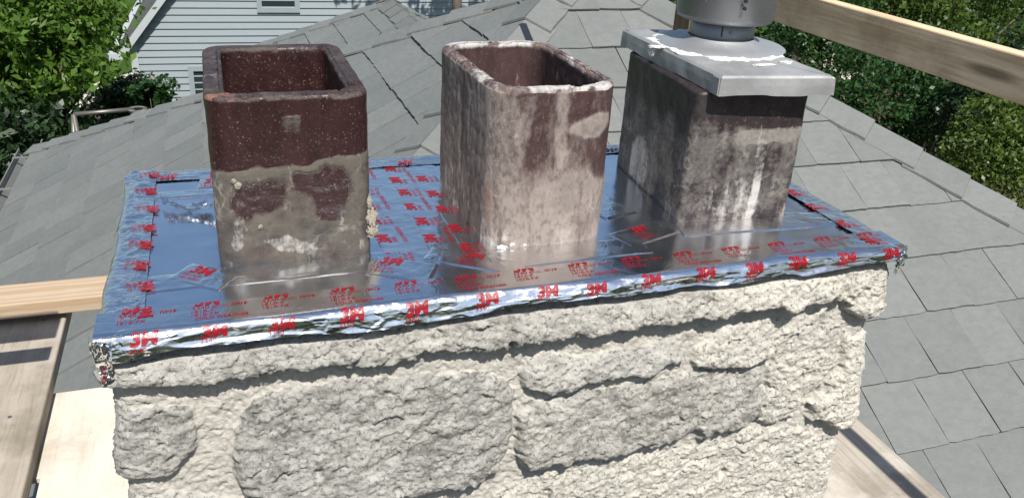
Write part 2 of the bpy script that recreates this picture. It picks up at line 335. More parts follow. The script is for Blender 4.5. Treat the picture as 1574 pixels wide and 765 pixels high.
def caps(name, lo, hi, P1, P2, wdt, seed, seg=.235, start=0):
    rs = random.Random(seed); lo = np.array(lo, float); hi = np.array(hi, float); D = hi - lo; L = np.linalg.norm(D); D /= L; mb = MB(); Z = np.array([0, 0, 1.])
    n = int(L / seg) + 1
    for i in range(n):
        s0 = i * seg + start; s1 = min(s0 + seg * 1.2, L + .03)
        for side in (P1, P2):
            S = np.array(side, float); S = S - D * (S @ D); S /= np.linalg.norm(S); w = wdt + rs.uniform(-.008, .008); j = rs.uniform(-.008, .008); l0 = .033 + rs.uniform(0, .004); l1 = .019; th = .011
            k = 5; T = []; Bt = []
            for a in range(k + 1):      # outer edge slightly chipped
                f = a / k; s = s0 + j + (s1 - s0 - j) * f; z = l0 + (l1 - l0) * f
                T.append(lo + D * s + S * (w + rs.uniform(-.004, .003)) + Z * (z - .004)); Bt.append(lo + D * s + Z * (z + .002))
            Vv = T + Bt + [p - Z * th for p in T] + [p - Z * th for p in Bt]; m = k + 1; fs = []
            for a in range(k):
                fs += [(a, a + 1, m + a + 1, m + a), (2 * m + a, 2 * m + a + 1, a + 1, a), (3 * m + a + 1, 3 * m + a, 2 * m + a, 2 * m + a + 1)]
            fs += [(0, m, 3 * m, 2 * m), (k, 2 * m + k, 3 * m + k, m + k)]
            mb.add(Vv, fs)
    return mb.build(name, SLATE, house)
nL = (-1, 0, -PT); nF = (0, -1, -PT); nR = (1, 0, -PT); nB = (0, 1, -PT)
caps('hip_cap', cFL, A1, nL, nF, .135, 11); caps('hip_cap', cBL, A1, nL, nB, .11, 12); caps('hip_cap', cFR, A2, nF, nR, .15, 13); caps('hip_cap', cBR, A2, nR, nB, .12, 14)
caps('ridge_cap', A1, A2, nF, nB, .13, 15)
# small wing behind, ridge running away from the main roof
Bp = far(7.6, 599, 3); wr = (Bp[2] - EZ) / PT * .80; EW = Bp[2] - wr * PT; yv = A1[1] + (A1[2] - Bp[2]) / PT
slope('roof_slope', Bp, (0, -1, 0), (1, 0, PT), [Bp, (Bp[0], yv, Bp[2]), (Bp[0] - wr, yv + wr, EW), (Bp[0] - wr, Bp[1] + wr, EW)], .26, .25, .1, .02, 5)
slope('roof_slope', Bp, (0, 1, 0), (-1, 0, PT), [Bp, (Bp[0] + wr, Bp[1] + wr, EW), (Bp[0] + wr, yv + wr, EW), (Bp[0], yv, Bp[2])], .26, .25, .1, .02, 6)
slope('roof_slope', Bp, (-1, 0, 0), (0, -1, PT), [Bp, (Bp[0] - wr, Bp[1] + wr, EW), (Bp[0] + wr, Bp[1] + wr, EW)], .26, .25, .1, .02, 7)
caps('ridge_cap', (Bp[0], yv - .1, Bp[2]), Bp, nL, nR, .13, 16); caps('hip_cap', (Bp[0] - wr, Bp[1] + wr, EW), Bp, nL, nB, .12, 17); caps('hip_cap', (Bp[0] + wr, Bp[1] + wr, EW), Bp, nR, nB, .12, 18)
MB().box(cFL[0] + .35, cFR[0] - .35, cFL[1] + .4, cBR[1] - .35, GZ, EZ + .12).build('wall', WALLM, house)
MB().box(Bp[0] - wr + .3, Bp[0] + wr - .3, cBR[1] - .34, Bp[1] + wr - .3, GZ, EW + .12).build('wall', WALLM, house)
# gutter along the left eave
gx = cFL[0]; g = MB(); prof = [(.03, .0), (.0, -.005), (-.005, -.085), (-.07, -.09), (-.105, -.05), (-.108, .0), (-.098, .004), (-.098, -.004), (-.102, -.046), (-.068, -.082), (-.01, -.078), (.0, 0)]
y0, y1 = cFL[1] + .1, cBL[1] + .04
P = [(gx + a, y, EZ + b) for y in (y0, y1) for a, b in prof]; k = len(prof)
g.add(P, [(i, i + 1, k + i + 1, k + i) for i in range(k - 1)] + [tuple(range(k)), tuple(range(k, 2 * k))[::-1]])
gut = g.build('gutter', GUT, house)
for yy in np.arange(y0 + .5, y1, .62): MB().box(gx - .112, gx + .02, yy, yy + .018, EZ - .002, EZ + .006).build('bracket', GUT, gut)

# ---------------------------------------------------------------- stone chimney
CW, CD = 1.2, .574
ch = thing('stone_chimney', 'rough pale limestone chimney under the foil covered top', 'chimney', (CW / 2, CD / 2, GZ))
stones_px = {   # outline on the front face (photo measure), protrusion, cream, dark
 'top1': ([(140, 540), (585, 476), (580, 566), (480, 572), (430, 580), (345, 590), (250, 606), (160, 612), (140, 610)], .023, .12, .4),
 'top2': ([(545, 482), (880, 440), (1108, 413), (1108, 489), (1003, 504), (901, 516), (740, 542), (640, 560), (600, 570), (548, 568)], .025, .38, .45),
 'top3': ([(1088, 415), (1250, 395), (1308, 393), (1302, 462), (1200, 477), (1120, 487), (1090, 489)], .028, .80, .05),
 'top4': ([(1299, 395), (1420, 380), (1400, 470), (1352, 492), (1318, 488), (1296, 470)], .024, .85, .05),
 'c1': ([(150, 640), (190, 640), (240, 632), (290, 640), (305, 668), (300, 700), (280, 735), (200, 752), (160, 752)], .016, .10, .62),
 'big': ([(368, 645), (392, 617), (500, 600), (640, 584), (760, 580), (796, 610), (796, 640), (784, 700), (764, 738), (700, 752), (560, 775), (420, 785), (362, 765), (353, 695)], .026, .03, .62),
 'm1': ([(803, 575), (812, 556), (842, 546), (900, 552), (940, 545), (985, 541), (1058, 530), (1054, 558), (1000, 580), (925, 594), (852, 612), (806, 608)], .020, .12, .25),
 'm2': ([(1064, 560), (1070, 540), (1090, 529), (1140, 508), (1195, 492), (1202, 548), (1150, 571), (1092, 576), (1066, 570)], .018, .7, .05),
 'm3': ([(797, 660), (800, 635), (822, 620), (952, 599), (1080, 574), (1180, 572), (1175, 640), (1150, 658), (1086, 680), (1080, 682), (1072, 668), (1030, 680), (961, 699), (901, 712), (806, 725), (796, 705)], .024, .30, .62),
 'r1': ([(1194, 500), (1240, 478), (1290, 475), (1300, 500), (1294, 560), (1270, 600), (1240, 618), (1225, 650), (1180, 662), (1165, 655), (1182, 600), (1199, 560)], .011, .75, .08),
 'r2': ([(1302, 505), (1320, 520), (1370, 516), (1360, 600), (1320, 655), (1280, 662), (1256, 650), (1242, 628), (1270, 606), (1296, 565)], .022, .95, .02),
 'b1': ([(760, 768), (838, 735), (960, 708), (1080, 690), (1120, 672), (1240, 662), (1262, 672), (1320, 672), (1310, 790), (1100, 800), (760, 830)], .015, .75, .06),
 'b2': ([(150, 770), (300, 765), (460, 795), (740, 790), (740, 850), (150, 870)], .018, .3, .2),
}
def build_chimney():
    st = .0023
    # path: back-left corner -> front-left -> front-right -> back-right, rounded corners
    xs0, xs1, yf = .003, CW - .004, .018
    pts = []; nr = []
    for y in np.arange(CD - .01, yf + .03, -.004): pts.append((xs0, y)); nr.append((-1, 0))
    for t in np.linspace(0, math.pi / 2, 18)[1:-1]: pts.append((xs0 + .028 - .028 * math.cos(t), yf + .028 - .028 * math.sin(t))); nr.append((-math.cos(t), -math.sin(t)))
    for x in np.arange(xs0 + .028, xs1 - .028, st): pts.append((x, yf)); nr.append((0, -1))
    for t in np.linspace(0, math.pi / 2, 18)[1:-1]: pts.append((xs1 - .028 + .028 * math.sin(t), yf + .028 - .028 * math.cos(t))); nr.append((math.sin(t), -math.cos(t)))
    for y in np.arange(yf + .03, CD - .01, .004): pts.append((xs1, y)); nr.append((1, 0))
    pts = np.array(pts); nr = np.array(nr); n = len(pts)
    zs = np.concatenate([np.arange(-.026, -.60, -st), [-.64, -.75, -1.0, -1.6, -2.6, -3.8, GZ]]); m = len(zs)
    X = np.repeat(pts[None, :, 0], m, 0).ravel(); Y = np.repeat(pts[None, :, 1], m, 0).ravel(); NX = np.repeat(nr[None, :, 0], m, 0).ravel(); NY = np.repeat(nr[None, :, 1], m, 0).ravel(); Z = np.repeat(zs[:, None], n, 1).ravel()
    # unrolled coordinate across the face (corners and sides continue the front's)
    SX = X.copy(); SX = np.where(NX < -.05, X - (Y - yf) * .9 * (Y > yf + .028) - 0, X); SX = np.where(NX > .05, X + (Y - yf) * .9 * (Y > yf + .028), SX)
    P3 = np.c_[X, Y, Z]
    wx = (fbm(P3 * 24, 5, 3, .6) - .5) * .044; wz = (fbm(P3 * 24, 5, 9, .6) - .5) * .034
    px, pz = SX + wx, Z + wz
    H = np.zeros(len(X)); best = np.full(len(X), -1.0); cream = np.full(len(X), .5); dark = np.zeros(len(X))
    outl = [([tuple(on_y(0, *a)[[0, 2]]) for a in poly], pr, cr, dk) for poly, pr, cr, dk in stones_px.values()]
    for sg, x0 in ((-1, -.045), (1, CW + .045)):        # courses on the two side faces
        for a, b, z1, z0, cr in ((0, .24, -.03, -.10, .3), (.25, .50, -.03, -.11, .6), (0, .15, -.13, -.27, .2), (.17, .50, -.13, -.25, .5), (0, .30, -.29, -.44, .7), (.32, .50, -.27, -.43, .2), (0, .2, -.46, -.62, .4), (.22, .5, -.45, -.60, .7)):
            outl.append(([(x0 + sg * a, z1), (x0 + sg * b, z1), (x0 + sg * b, z0), (x0 + sg * a, z0)], .024, cr, .3))
    for i, (q, pr, cr, dk) in enumerate(outl):
        d = poly_sdf(px, pz, q)
        tilt = 1 + .25 * np.sin(i * 2.1) * (px - np.mean([a[0] for a in q])) / .2
        zt = max(a[1] for a in q); zb = min(a[1] for a in q); tz = np.clip((zt - Z) / (zt - zb), 0, 1)
        h = pr * tilt * (.16 + 1.12 * tz) * (1 - np.exp(-np.clip(d, 0, None) / (.0052 if pr > .016 else .010))) * (d > 0)
        k = d > best; best = np.where(k, d, best); H = np.where(h > H, h, H); cream = np.where(k & (d > 0), cr, cream); dark = np.where(k & (d > 0), dk, dark)
    stone = sst(best, -.001, .005)
    fl = np.c_[X * 1.0 + Z * .5, Y, Z * 1.0 - X * .42]     # bedding tilted like the tooled faces
    rough = (fbm(fl * np.array([34, 40, 58]), 5, 21, .66) - .5) * .017 + (fbm(fl * np.array([30, 30, 80]), 3, 27, .6, True) - .6) * .0035 + (fbm(P3 * 150, 3, 31, .65) - .5) * .0095 + (fbm(P3 * 9, 3, 41) - .5) * .013
    wp = P3 + np.c_[fbm(P3 * 40, 2, 15) - .5, np.zeros(len(X)), fbm(P3 * 40, 2, 16) - .5] * .012; wf = np.c_[wp[:, 0] + wp[:, 2] * .5, wp[:, 1], wp[:, 2] - wp[:, 0] * .42]
    rough = rough * .55 + facet(wf * np.array([24, 24, 40]), 61) * .0036 + facet(wf * np.array([80, 80, 120]), 67) * .0020 + facet(P3 * 170, 69) * .0013
    mr = (fbm(P3 * 60, 4, 51, .6) - .5) * .007 + (fbm(P3 * 8, 2, 61) - .5) * .008 + (fbm(P3 * 200, 2, 71, .6) - .5) * .0075 + facet(P3 * 110, 73) * .0012
    pit = sst(vnoise(P3 * 36, 77), .86, .97) * .012 * stone
    H = H + stone * rough + (1 - stone) * mr - pit
    H -= .045 * sst(Z, -.050 + (fbm(P3 * 30, 3, 5) - .5) * .016 + .004 + .008 * np.clip(X / CW, 0, 1), -.026)    # broken upper arris under the cover
    H = np.where(np.abs(NX) > .9, H * .5, H)
    V = np.c_[X + NX * H, Y + NY * H, Z]
    I = (np.arange(m - 1)[:, None] * n + np.arange(n - 1)[None, :]).ravel()
    Fq = np.c_[I, I + n, I + n + 1, I + 1]
    mask = np.c_[1 - stone, np.clip(cream + (fbm(P3 * 14, 3, 81) - .5) * .5, 0, 1), np.clip(dark * (.35 + 1.3 * fbm(P3 * 12, 3, 91)), 0, 1), np.ones(len(X))]
    obj('masonry', V, Fq, STONE, ch, True, {'mask': mask})
    MB().box(.045, CW - .045, .07, CD - .02, GZ, -.012).build('core', LIME, ch)
build_chimney()

# ---------------------------------------------------------------- foil taped metal cover on the chimney
cov = thing('chimney_cover', 'flat shiny metal chimney top sealed with printed foil tape', 'chimney cover', (CW / 2, CD / 2, 0))
def wrinkle(x, y): q = np.c_[x, y, np.zeros_like(x)]; return (fbm(q * 6, 3, 4) - .5) * .0014 + (fbm(q * np.array([22, 30, 1]), 3, 14) - .5) * .0009
def top_sheet():
    nx, ny = 150, 72; V = []
    for j in range(ny + 1):
        for i in range(nx + 1): V.append((.004 + (CW - .008) * i / nx, .004 + (CD - .008) * j / ny, 0))
    V = np.array(V); V[:, 2] += wrinkle(V[:, 0], V[:, 1])
    I = (np.arange(ny)[:, None] * (nx + 1) + np.arange(nx)[None, :]).ravel(); Fq = np.c_[I, I + 1, I + nx + 2, I + nx + 1]
    return obj('metal_sheet', V, Fq, GALV, cov, True)
top_sheet()
MB().box(.012, CW - .012, .012, CD - .012, -.030, -.004).build('sheet_edge', GALV, cov)
_tc = {}
def glyphs(txt, off=.012, shear=0.0):
    k = (txt, off, shear)
    if k in _tc: return _tc[k]
    cu = bpy.data.curves.new('t', 'FONT'); cu.body = txt; cu.size = 1; cu.offset = off; cu.shear = shear; cu.resolution_u = 3; cu.fill_mode = 'FRONT'
    o = bpy.data.objects.new('t', cu); COL.objects.link(o); dg = bpy.context.evaluated_depsgraph_get(); dg.update()
    me = bpy.data.meshes.new_from_object(o.evaluated_get(dg)); bm = bmesh.new(); bm.from_mesh(me)
    bmesh.ops.triangulate(bm, faces=bm.faces[:])
    for _ in range(2):
        le = [e for e in bm.edges if e.calc_length() > .22]
        if le: bmesh.ops.subdivide_edges(bm, edges=le, cuts=1, use_grid_fill=False); bmesh.ops.triangulate(bm, faces=[f for f in bm.faces if len(f.verts) > 3])
    bm.verts.ensure_lookup_table(); bm.normal_update()
    V = np.array([v.co[:2] for v in bm.verts]); Fc = [tuple(v.index for v in (f.verts if f.normal.z >= 0 else reversed(f.verts[:]))) for f in bm.faces]
    V[:, 0] -= V[:, 0].min(); V[:, 0] /= V[:, 0].max(); V[:, 1] /= .70        # unit width, unit cap height
    bm.free(); bpy.data.objects.remove(o); bpy.data.curves.remove(cu); bpy.data.meshes.remove(me); _tc[k] = (V, Fc); return V, Fc
# one printed block: text, x, baseline below the block's top, width, cap height, boldness, slant
W3 = ('3M', .0035, .0078, .032, .0195, .035, .10)
BLOCK = [W3, ('3340', .0005, .0165, .0205, .0070, -.004, 0), ('\u00ae', .0245, .0165, .0065, .0062, .01, 0), ('LISTED', .0320, .0135, .0110, .0022, -.004, 0), ('CLASSIFIED', .0320, .0166, .0125, .0022, 0, 0),
         ('IV/19', .0480, .0155, .0200, .0064, .02, .25), ('181A-P', .0, .0255, .0275, .0070, -.004, 0), ('181B-FX', .0, .0345, .0330, .0070, -.004, 0)]
COLD = ('COLD WEATHER', .004, .0440, .0640, .0066, .012, .12)
def lettering(parent, Fn, items, eps=.0005):
    """items: (text,u,v,width,cap,bold,slant,rot,vclip), v runs down the text; the print is laid on the tape surface Fn"""
    mv = []; mf = []; n0 = 0
    for txt, u, v, wd_, cap, off, sh, rot, vc in items:
        G, Fc = glyphs(txt, off, sh); q = G * np.array([wd_, cap]); c, s = math.cos(rot), math.sin(rot)
        uu = u + q[:, 0] * c - q[:, 1] * s; vv = v - (q[:, 0] * s + q[:, 1] * c)
        if vc is not None: vv = np.clip(vv, vc[0], vc[1])
        P0 = Fn(uu, vv); Pu = Fn(uu + .0015, vv); Pv = Fn(uu, vv + .0015); N = np.cross(Pv - P0, Pu - P0); N /= np.linalg.norm(N, axis=1)[:, None] + 1e-12
        N = np.where(N[:, 2:] < -.2, -N, N)
        mv.append(P0 + N * eps); mf += [tuple(i + n0 for i in f) for f in Fc]; n0 += len(G)
    if mv: obj('printed_lettering', np.concatenate(mv), mf, RED, parent)
def place(block, u, v, rot=0.0, k=1.0, vc=None):
    c, s = math.cos(rot), math.sin(rot)
    return [(t, u + (x * c + y * s) * k, v + (y * c - x * s) * k, w * k, cap * k, off, sh, rot, (vc if (vc and t == '3M') else None)) for (t, x, y, w, cap, off, sh) in block]
def grid_surf(name, Fn, us, vs_, mat, parent=cov):
    U, Vv = np.meshgrid(us, vs_); P = Fn(U.ravel(), Vv.ravel()); n = len(us); m = len(vs_)
    I = (np.arange(m - 1)[:, None] * n + np.arange(n - 1)[None, :]).ravel()
    return obj(name, P, np.c_[I, I + n, I + n + 1, I + 1], mat, parent, True)
def edge_fn(P0, Ud, In, z0, topw, seed, wr=1.0, flat=0.0, taper=0.0):
    P0 = np.array(P0, float); Ud = np.array(Ud, float); In = np.array(In, float); r = .014; am = 1.24; arc = r * am
    def Fn(u, v):
        u = np.asarray(u, float); v = np.asarray(v, float); q = np.c_[u, v, np.zeros_like(u)]
        a = np.clip((v - topw) / arc, 0, 1) * am; dn = np.clip(v - topw - arc, 0, None) * (1.05 - taper * u / 1.2 + 1.0 * (fbm(np.c_[u * 9, u * 0 + 2, u * 0], 3, seed + 41) - .5)); inn = np.clip(topw - v, 0, None); fold = sst(v, topw - .010, topw + .012)
        w1 = fbm(q * np.array([11, 62, 1]) + (v * 9)[:, None] * np.array([1, 0, 0]), 3, seed, .5) - .5; w2 = fbm(q * np.array([17, 40, 1]) + 9, 2, seed + 5, .5, True) - .6; w3 = fbm(q * np.array([7, 5, 1]) + 3, 2, seed + 8) - .5
        cr = fbm(q * np.array([60, 50, 1]) + 5, 3, seed + 15, .55, True) - .6
        cz = np.clip(facet(q * np.array([34, 62, 1]) + w1[:, None] * 1.2, seed + 31), -1, 1)
        out = r * np.sin(a) - .010 + wr * fold * (w1 * .0056 + w2 * .0030 + w3 * .009 + cz * .0010) + dn * math.cos(am) * .8
        P = P0[None, :] + u[:, None] * Ud + (inn - out + .001)[:, None] * In
        z = z0 - r * (1 - np.cos(a)) - dn * math.sin(am) + wrinkle(P[:, 0], P[:, 1]) * (1 - fold) + flat * (1 - fold) * np.maximum(cr * .0045 + w1 * .003, -.0004) + wr * fold * w3 * .006 * sst(dn, .0, .03)
        P[:, 2] = z; return P
    return Fn
# back, left, right and front strips; the front one lies over the others
fb = edge_fn((CW, CD, 0), (-1, 0, 0), (0, -1, 0), .0022, .046, 101, .9, .6)
tb = grid_surf('foil_tape', fb, np.arange(0, CW + .001, .004), np.linspace(0, .046 + .010 + .03, 40), FOILC)
fl = edge_fn((0, CD, 0), (0, -1, 0), (1, 0, 0), .0028, .040, 121, 1.3, 1.0)
tl = grid_surf('foil_tape', fl, np.arange(0, CD + .001, .003), np.linspace(0, .04 + .013, 40), FOILC)
fr = edge_fn((CW, 0, 0), (0, 1, 0), (-1, 0, 0), .0028, .040, 131, 1.2, .7)
tr = grid_surf('foil_tape', fr, np.arange(0, CD + .001, .003), np.linspace(0, .040 + .010 + .03, 44), FOILC)
TW = .050; ff = edge_fn((0, 0, 0), (1, 0, 0), (0, 1, 0), .0036, TW, 141, 1.0, 0, .45)
tf = grid_surf('foil_tape', ff, np.arange(-.004, CW + .0041, .0022), np.concatenate([np.linspace(0, TW - .012, 16), np.linspace(TW - .011, TW + .039, 52)]), FOIL)
SP = .0865
for k in range(14):
    u0 = .022 + k * SP + random.uniform(-.0015, .0015); j = random.uniform(-.06, .06); q_ = random.uniform(-.008, .008)
    B_ = BLOCK + ([COLD] if k % 2 else [])
    if u0 + .066 > CW - .01: B_ = [b for b in BLOCK if b[0] not in ('IV/19',)]
    lettering(tf, ff, place(B_, u0, .0, j * .4, 1, (.0006, 1)))
    lettering(tf, ff, [('3M', u0 + .012 + q_, TW + .0250 + j * .06, .0325, .0172, .05, .10, j, None), ('3340', u0 + .010 + q_, TW + .0335 + j * .06, .0195, .0062, .0, 0, j, (TW, TW + .0350))], .0009)
def sideprint(tape, fn, length, v0, seed, step, k=.9):
    rs = random.Random(seed); u = .012
    while u < length - .05:
        lettering(tape, fn, place([BLOCK[0], BLOCK[1], BLOCK[6]], u, v0 + rs.uniform(-.004, .004), rs.uniform(-.2, .2), k), .0012); u += step * rs.uniform(.85, 1.2)
sideprint(tl, fl, CD, .006, 5, .066); sideprint(tr, fr, CD, .008, 6, .07); sideprint(tb, fb, CW, .014, 7, .085, .85)
# flat strips on the sheet, each a hair above the one below
def flat_fn(P0, ang, z, seed, wr=.6, ln=1, wd_=1):
    P0 = np.array(P0, float); c, s = math.cos(ang), math.sin(ang)
    def Fn(u, v):
        u = np.asarray(u, float); v = np.asarray(v, float); x = P0[0] + u * c + v * s; y = P0[1] + u * s - v * c; q = np.c_[u, v, np.zeros_like(u)]
        w = np.maximum((fbm(q * np.array([50, 50, 1]), 3, seed + 3, .5, True) - .62) * .0022 * wr, -.0001)
        e = np.clip(np.minimum(np.minimum(v, wd_ - v), np.minimum(u, ln - u)) / .003, 0, 1); return np.c_[x, y, wrinkle(x, y) + .0001 + (z - .0001 + w) * e]
    return Fn
ZT = [.0006]
def strip(x, y, ang, ln, wd_, mat=FOILF, blocks=(), seed=1, wr=.6):
    ZT[0] += .00012; fn = flat_fn((x, y), math.radians(ang), ZT[0], seed, wr, ln, wd_)
    t = grid_surf('foil_tape', fn, np.r_[0, .003, np.linspace(.006, ln - .006, max(8, int(ln / .004))), ln - .003, ln], np.r_[0, .003, np.linspace(.006, wd_ - .006, 16), wd_ - .003, wd_], mat)
    for L in blocks: lettering(t, fn, L, .0004)
    return t
RUN = [('3M', .004, .021, .032, .0195, .035, .10), ('181A-P', .001, .031, .0275, .0070, -.004, 0), ('181B-FX', .001, .040, .033, .0070, -.004, 0)]
RUN2 = [('3M', .004, .021, .032, .0195, .035, .10), ('3340', .001, .031, .0205, .0070, -.004, 0), ('COLD WEATHER', .0, .046, .058, .0066, .012, .12)]
run = lambda ln, sp=.0865, v=.0, k=1.0: [place(RUN2 if i % 2 else RUN, .006 + i * sp + random.uniform(-.005, .005), v + random.uniform(-.003, .003), random.uniform(-.09, .09), k) for i in range(int((ln - .03) / sp) + 1)]
one = lambda u, v, rot=0, k=1.0: [place([b for b in BLOCK if b[0] in ('3M', '3340', '181A-P', '181B-FX')], u, v, math.radians(rot), k)]
strip(.375, .115, 90, .42, .074, FOILF, run(.42, .068), 201); strip(.444, .105, 90, .43, .060, FOILF, run(.43, .064), 202); strip(.492, .130, 90, .40, .052, FOILF, run(.36, .072), 203)
strip(.042, .158, 2, .30, .050, FOILF, (), 204, .8); strip(.15, .166, 0, .25, .060, GALV, (), 205, .1)
strip(.365, .152, -28, .095, .062, FOILF, one(.006, .014), 206, .8); strip(.108, .188, -38, .085, .055, FOILF, [place(RUN, .010, .004)], 207, 1)
strip(.520, .132, 0, .26, .060, FOILF, (), 208, .5); strip(.452, .168, -32, .15, .050, FOILF, one(.05, .010), 209, .9); strip(.735, .152, 18, .13, .058, FOILF, one(.04, .014), 210, .4)
strip(.760, .205, 105, .33, .070, FOILF, (), 211, .4); strip(.86, .168, -3, .30, .052, FOILF, (), 212, .5); strip(1.080, .172, -8, .09, .056, FOILF, (), 214, .7)
strip(.042, .470, 0, .105, .035, FOILF, (), 215, .5); strip(.12, .52, -4, .05, .05, FOILC, [place(RUN, .006, .004)], 216, 1.2)
# crumpled corner flaps hanging from the front corners
def flap(cx, sx, ln, sd, mat, R0=.020, nk=.25):
    us = np.linspace(0, 1, 26); vs2 = np.linspace(0, 1, 34)
    def Fn(u, v):
        q = np.c_[u * 2, v * 2.6, np.zeros_like(u)]; w = (fbm(q * 2, 2, sd, .5, True) - .5) * .010; w2 = (fbm(q * 1.5, 2, sd + 4) - .5) * .014
        t = u * math.pi / 2 * 1.15 - .12; R = R0 + .003 * np.sin(v * 5); nar = 1 - nk * v
        x = cx + sx * (.005 - R0 + R * np.sin(t) * nar + w2 * v) + sx * .004; y = R0 - .011 - R * np.cos(t) * nar + w; z = .001 - v * ln * (1 - .12 * np.sin(u * 7)) + (fbm(q * 2, 2, sd + 8) - .5) * .008
        return np.c_[x, y, z]
    return grid_surf('tape_flap', Fn, us, vs2, mat), Fn
f1, fn1 = flap(0, -1, .062, 301, FOIL); f2, fn2 = flap(CW, 1, .046, 311, FOIL, .018, .1)
lettering(f1, fn1, [('3M', .15, .80, .75, .34, .035, .10, -.5, (.02, .98))], .0012)

# loose scrap of foil on the sheet
def scrap():
    us = np.linspace(0, 1, 24); vs2 = np.linspace(0, 1, 16)
    def Fn(u, v):
        q = np.c_[u * 3, v * 2, np.zeros_like(u)]; e = (fbm(q, 3, 401) - .5); x = .060 + .072 * u + .012 * v + e * .012; y = .412 - .040 * u * .8 - .045 * v + .02 * np.abs(u - .5) + e * .015
        z = .004 + .010 * np.abs(v - .35) + .010 * np.abs(u - .55) + (fbm(q * 2, 2, 405, .6, True) - .5) * .008; return np.c_[x, y, np.maximum(z, .003)]
    t = thing('foil_scrap', 'crumpled loose scrap of foil lying left of the flue tiles', 'foil scrap', (.095, .385, 0))
    grid_surf('foil', Fn, us, vs2, FOILC, t)
scrap()

# ---------------------------------------------------------------- clay flue tiles
def rrect(w, d, r, step):
    pts = []
    def line(a, b):
        n = max(1, int(np.hypot(b[0] - a[0], b[1] - a[1]) / step))
        for i in range(n): pts.append((a[0] + (b[0] - a[0]) * i / n, a[1] + (b[1] - a[1]) * i / n))
    def arc(cx, cy, a0):
        n = 14
        for i in range(n): t = a0 + math.pi / 2 * i / n; pts.append((cx + r * math.cos(t), cy + r * math.sin(t)))
    line((r, 0), (w - r, 0)); arc(w - r, r, -math.pi / 2); line((w, r), (w, d - r)); arc(w - r, d - r, 0); line((w - r, d), (r, d)); arc(r, d - r, math.pi / 2); line((0, d - r), (0, r)); arc(r, r, math.pi)
    return np.array(pts)
def flue(label, x, y, w, d, yaw, h, r, wall, mat, paint, seed, group='clay flue tiles on the chimney'):
    t = thing('flue_tile', label, 'flue tile', (x + w / 2, y + d / 2, 0), group)
    o = rrect(w, d, r, .003); n = len(o); ri = max(.012, r - wall * .55); sx = (w - 2 * wall) / w; sy = (d - 2 * wall) / d
    # inner outline: same count of points, moved along the outline's own normals
    inn = np.c_[np.clip(o[:, 0], wall, w - wall), np.clip(o[:, 1], wall, d - wall)]
    cxy = np.array([w / 2, d / 2])
    for i in range(n):
        for (qx, qy, ax, ay) in ((wall + ri, wall + ri, -1, -1), (w - wall - ri, wall + ri, 1, -1), (wall + ri, d - wall - ri, -1, 1), (w - wall - ri, d - wall - ri, 1, 1)):
            vx, vy = o[i, 0] - qx, o[i, 1] - qy
            if vx * ax > 0 and vy * ay > 0:
                L = math.hypot(vx, vy); inn[i] = (qx + vx / L * ri, qy + vy / L * ri)
    zr = np.concatenate([np.arange(-.02, h - .006, .003)]); rows = [(o, z, 0) for z in zr]
    rc = .006
    for tt in np.linspace(0, math.pi / 2, 5): k = rc * (1 - math.cos(tt)) / wall; rows.append((o + (inn - o) * k, h - rc + rc * math.sin(tt), 1))
    for k in np.linspace(.3, .8, 5): rows.append((o + (inn - o) * k, h + .0, 1))
    for tt in np.linspace(0, math.pi / 2, 5): k = 1 - rc * (1 - math.sin(tt)) / wall; rows.append((o + (inn - o) * k, h - rc * (1 - math.cos(tt)), 1))
    for z in np.arange(h - .012, -.30, -.006): rows.append((inn, z, 2))
    L = np.concatenate([np.c_[a, np.full(n, z), np.full(n, kd)] for a, z, kd in rows]); m = len(rows)
    lx, ly, lz, kd = L.T
    P = np.c_[lx, ly, lz]; c, s = math.cos(yaw), math.sin(yaw)
    a = np.where(ly < r * .9, lx / w, np.where(lx < r * .9, -ly / d, np.where(lx > w - r * .9, 1 + ly / d, -2)))   # -1..0 left face, 0..1 front, 1..2 right
    b = 1 - lz / h
    jit = np.c_[(fbm(P * 16 + seed, 4, seed) - .5), (fbm(P * 16 + seed + 40, 4, seed + 3) - .5)]
    mask = np.zeros((len(L), 4)); A = a + jit[:, 0] * .16; B = b + jit[:, 1] * .16
    paint(mask, A, B, kd, P, a, b)
    # rim chips and unevenness
    rough = (fbm(P * 60, 4, seed + 7) - .5) * .0022 + (fbm(P * 12, 3, seed + 9) - .5) * .003 + np.clip(mask[:, 0], 0, 1) * ((fbm(P * 80, 3, seed + 11) - .35) * .0022 + .0012) * (kd == 0)
    ctr = np.c_[lx - w / 2, ly - d / 2]; ctr /= np.linalg.norm(ctr, axis=1)[:, None]
    sg = np.where(kd == 2, -1, 1); lx2 = lx + ctr[:, 0] * rough * sg; ly2 = ly + ctr[:, 1] * rough * sg
    chip = sst(fbm(P * np.array([40, 40, 12]), 4, seed + 13, .6), .60, .80) * sst(lz, h - .012, h) * .0045
    lz2 = lz - chip + (kd == 1) * (fbm(P * 40, 3, seed + 17) - .5) * .0022
    Vw = np.c_[x + lx2 * c - ly2 * s, y + lx2 * s + ly2 * c, lz2]
    I = (np.arange(m - 1)[:, None] * n + np.arange(n)[None, :]); J = np.roll(np.arange(n), -1)[None, :] + np.arange(m - 1)[:, None] * n
    Fq = np.c_[I.ravel(), J.ravel(), (J + n).ravel(), (I + n).ravel()]
    obj('tile', Vw, Fq, mat, t, True, {'mask': np.clip(mask, 0, 1)})
    return t
def bl(A, B, ca, cb, ra, rb, soft=.5):
    return sst(1.25 - np.hypot((A - ca) / ra, (B - cb) / rb), 0, soft)
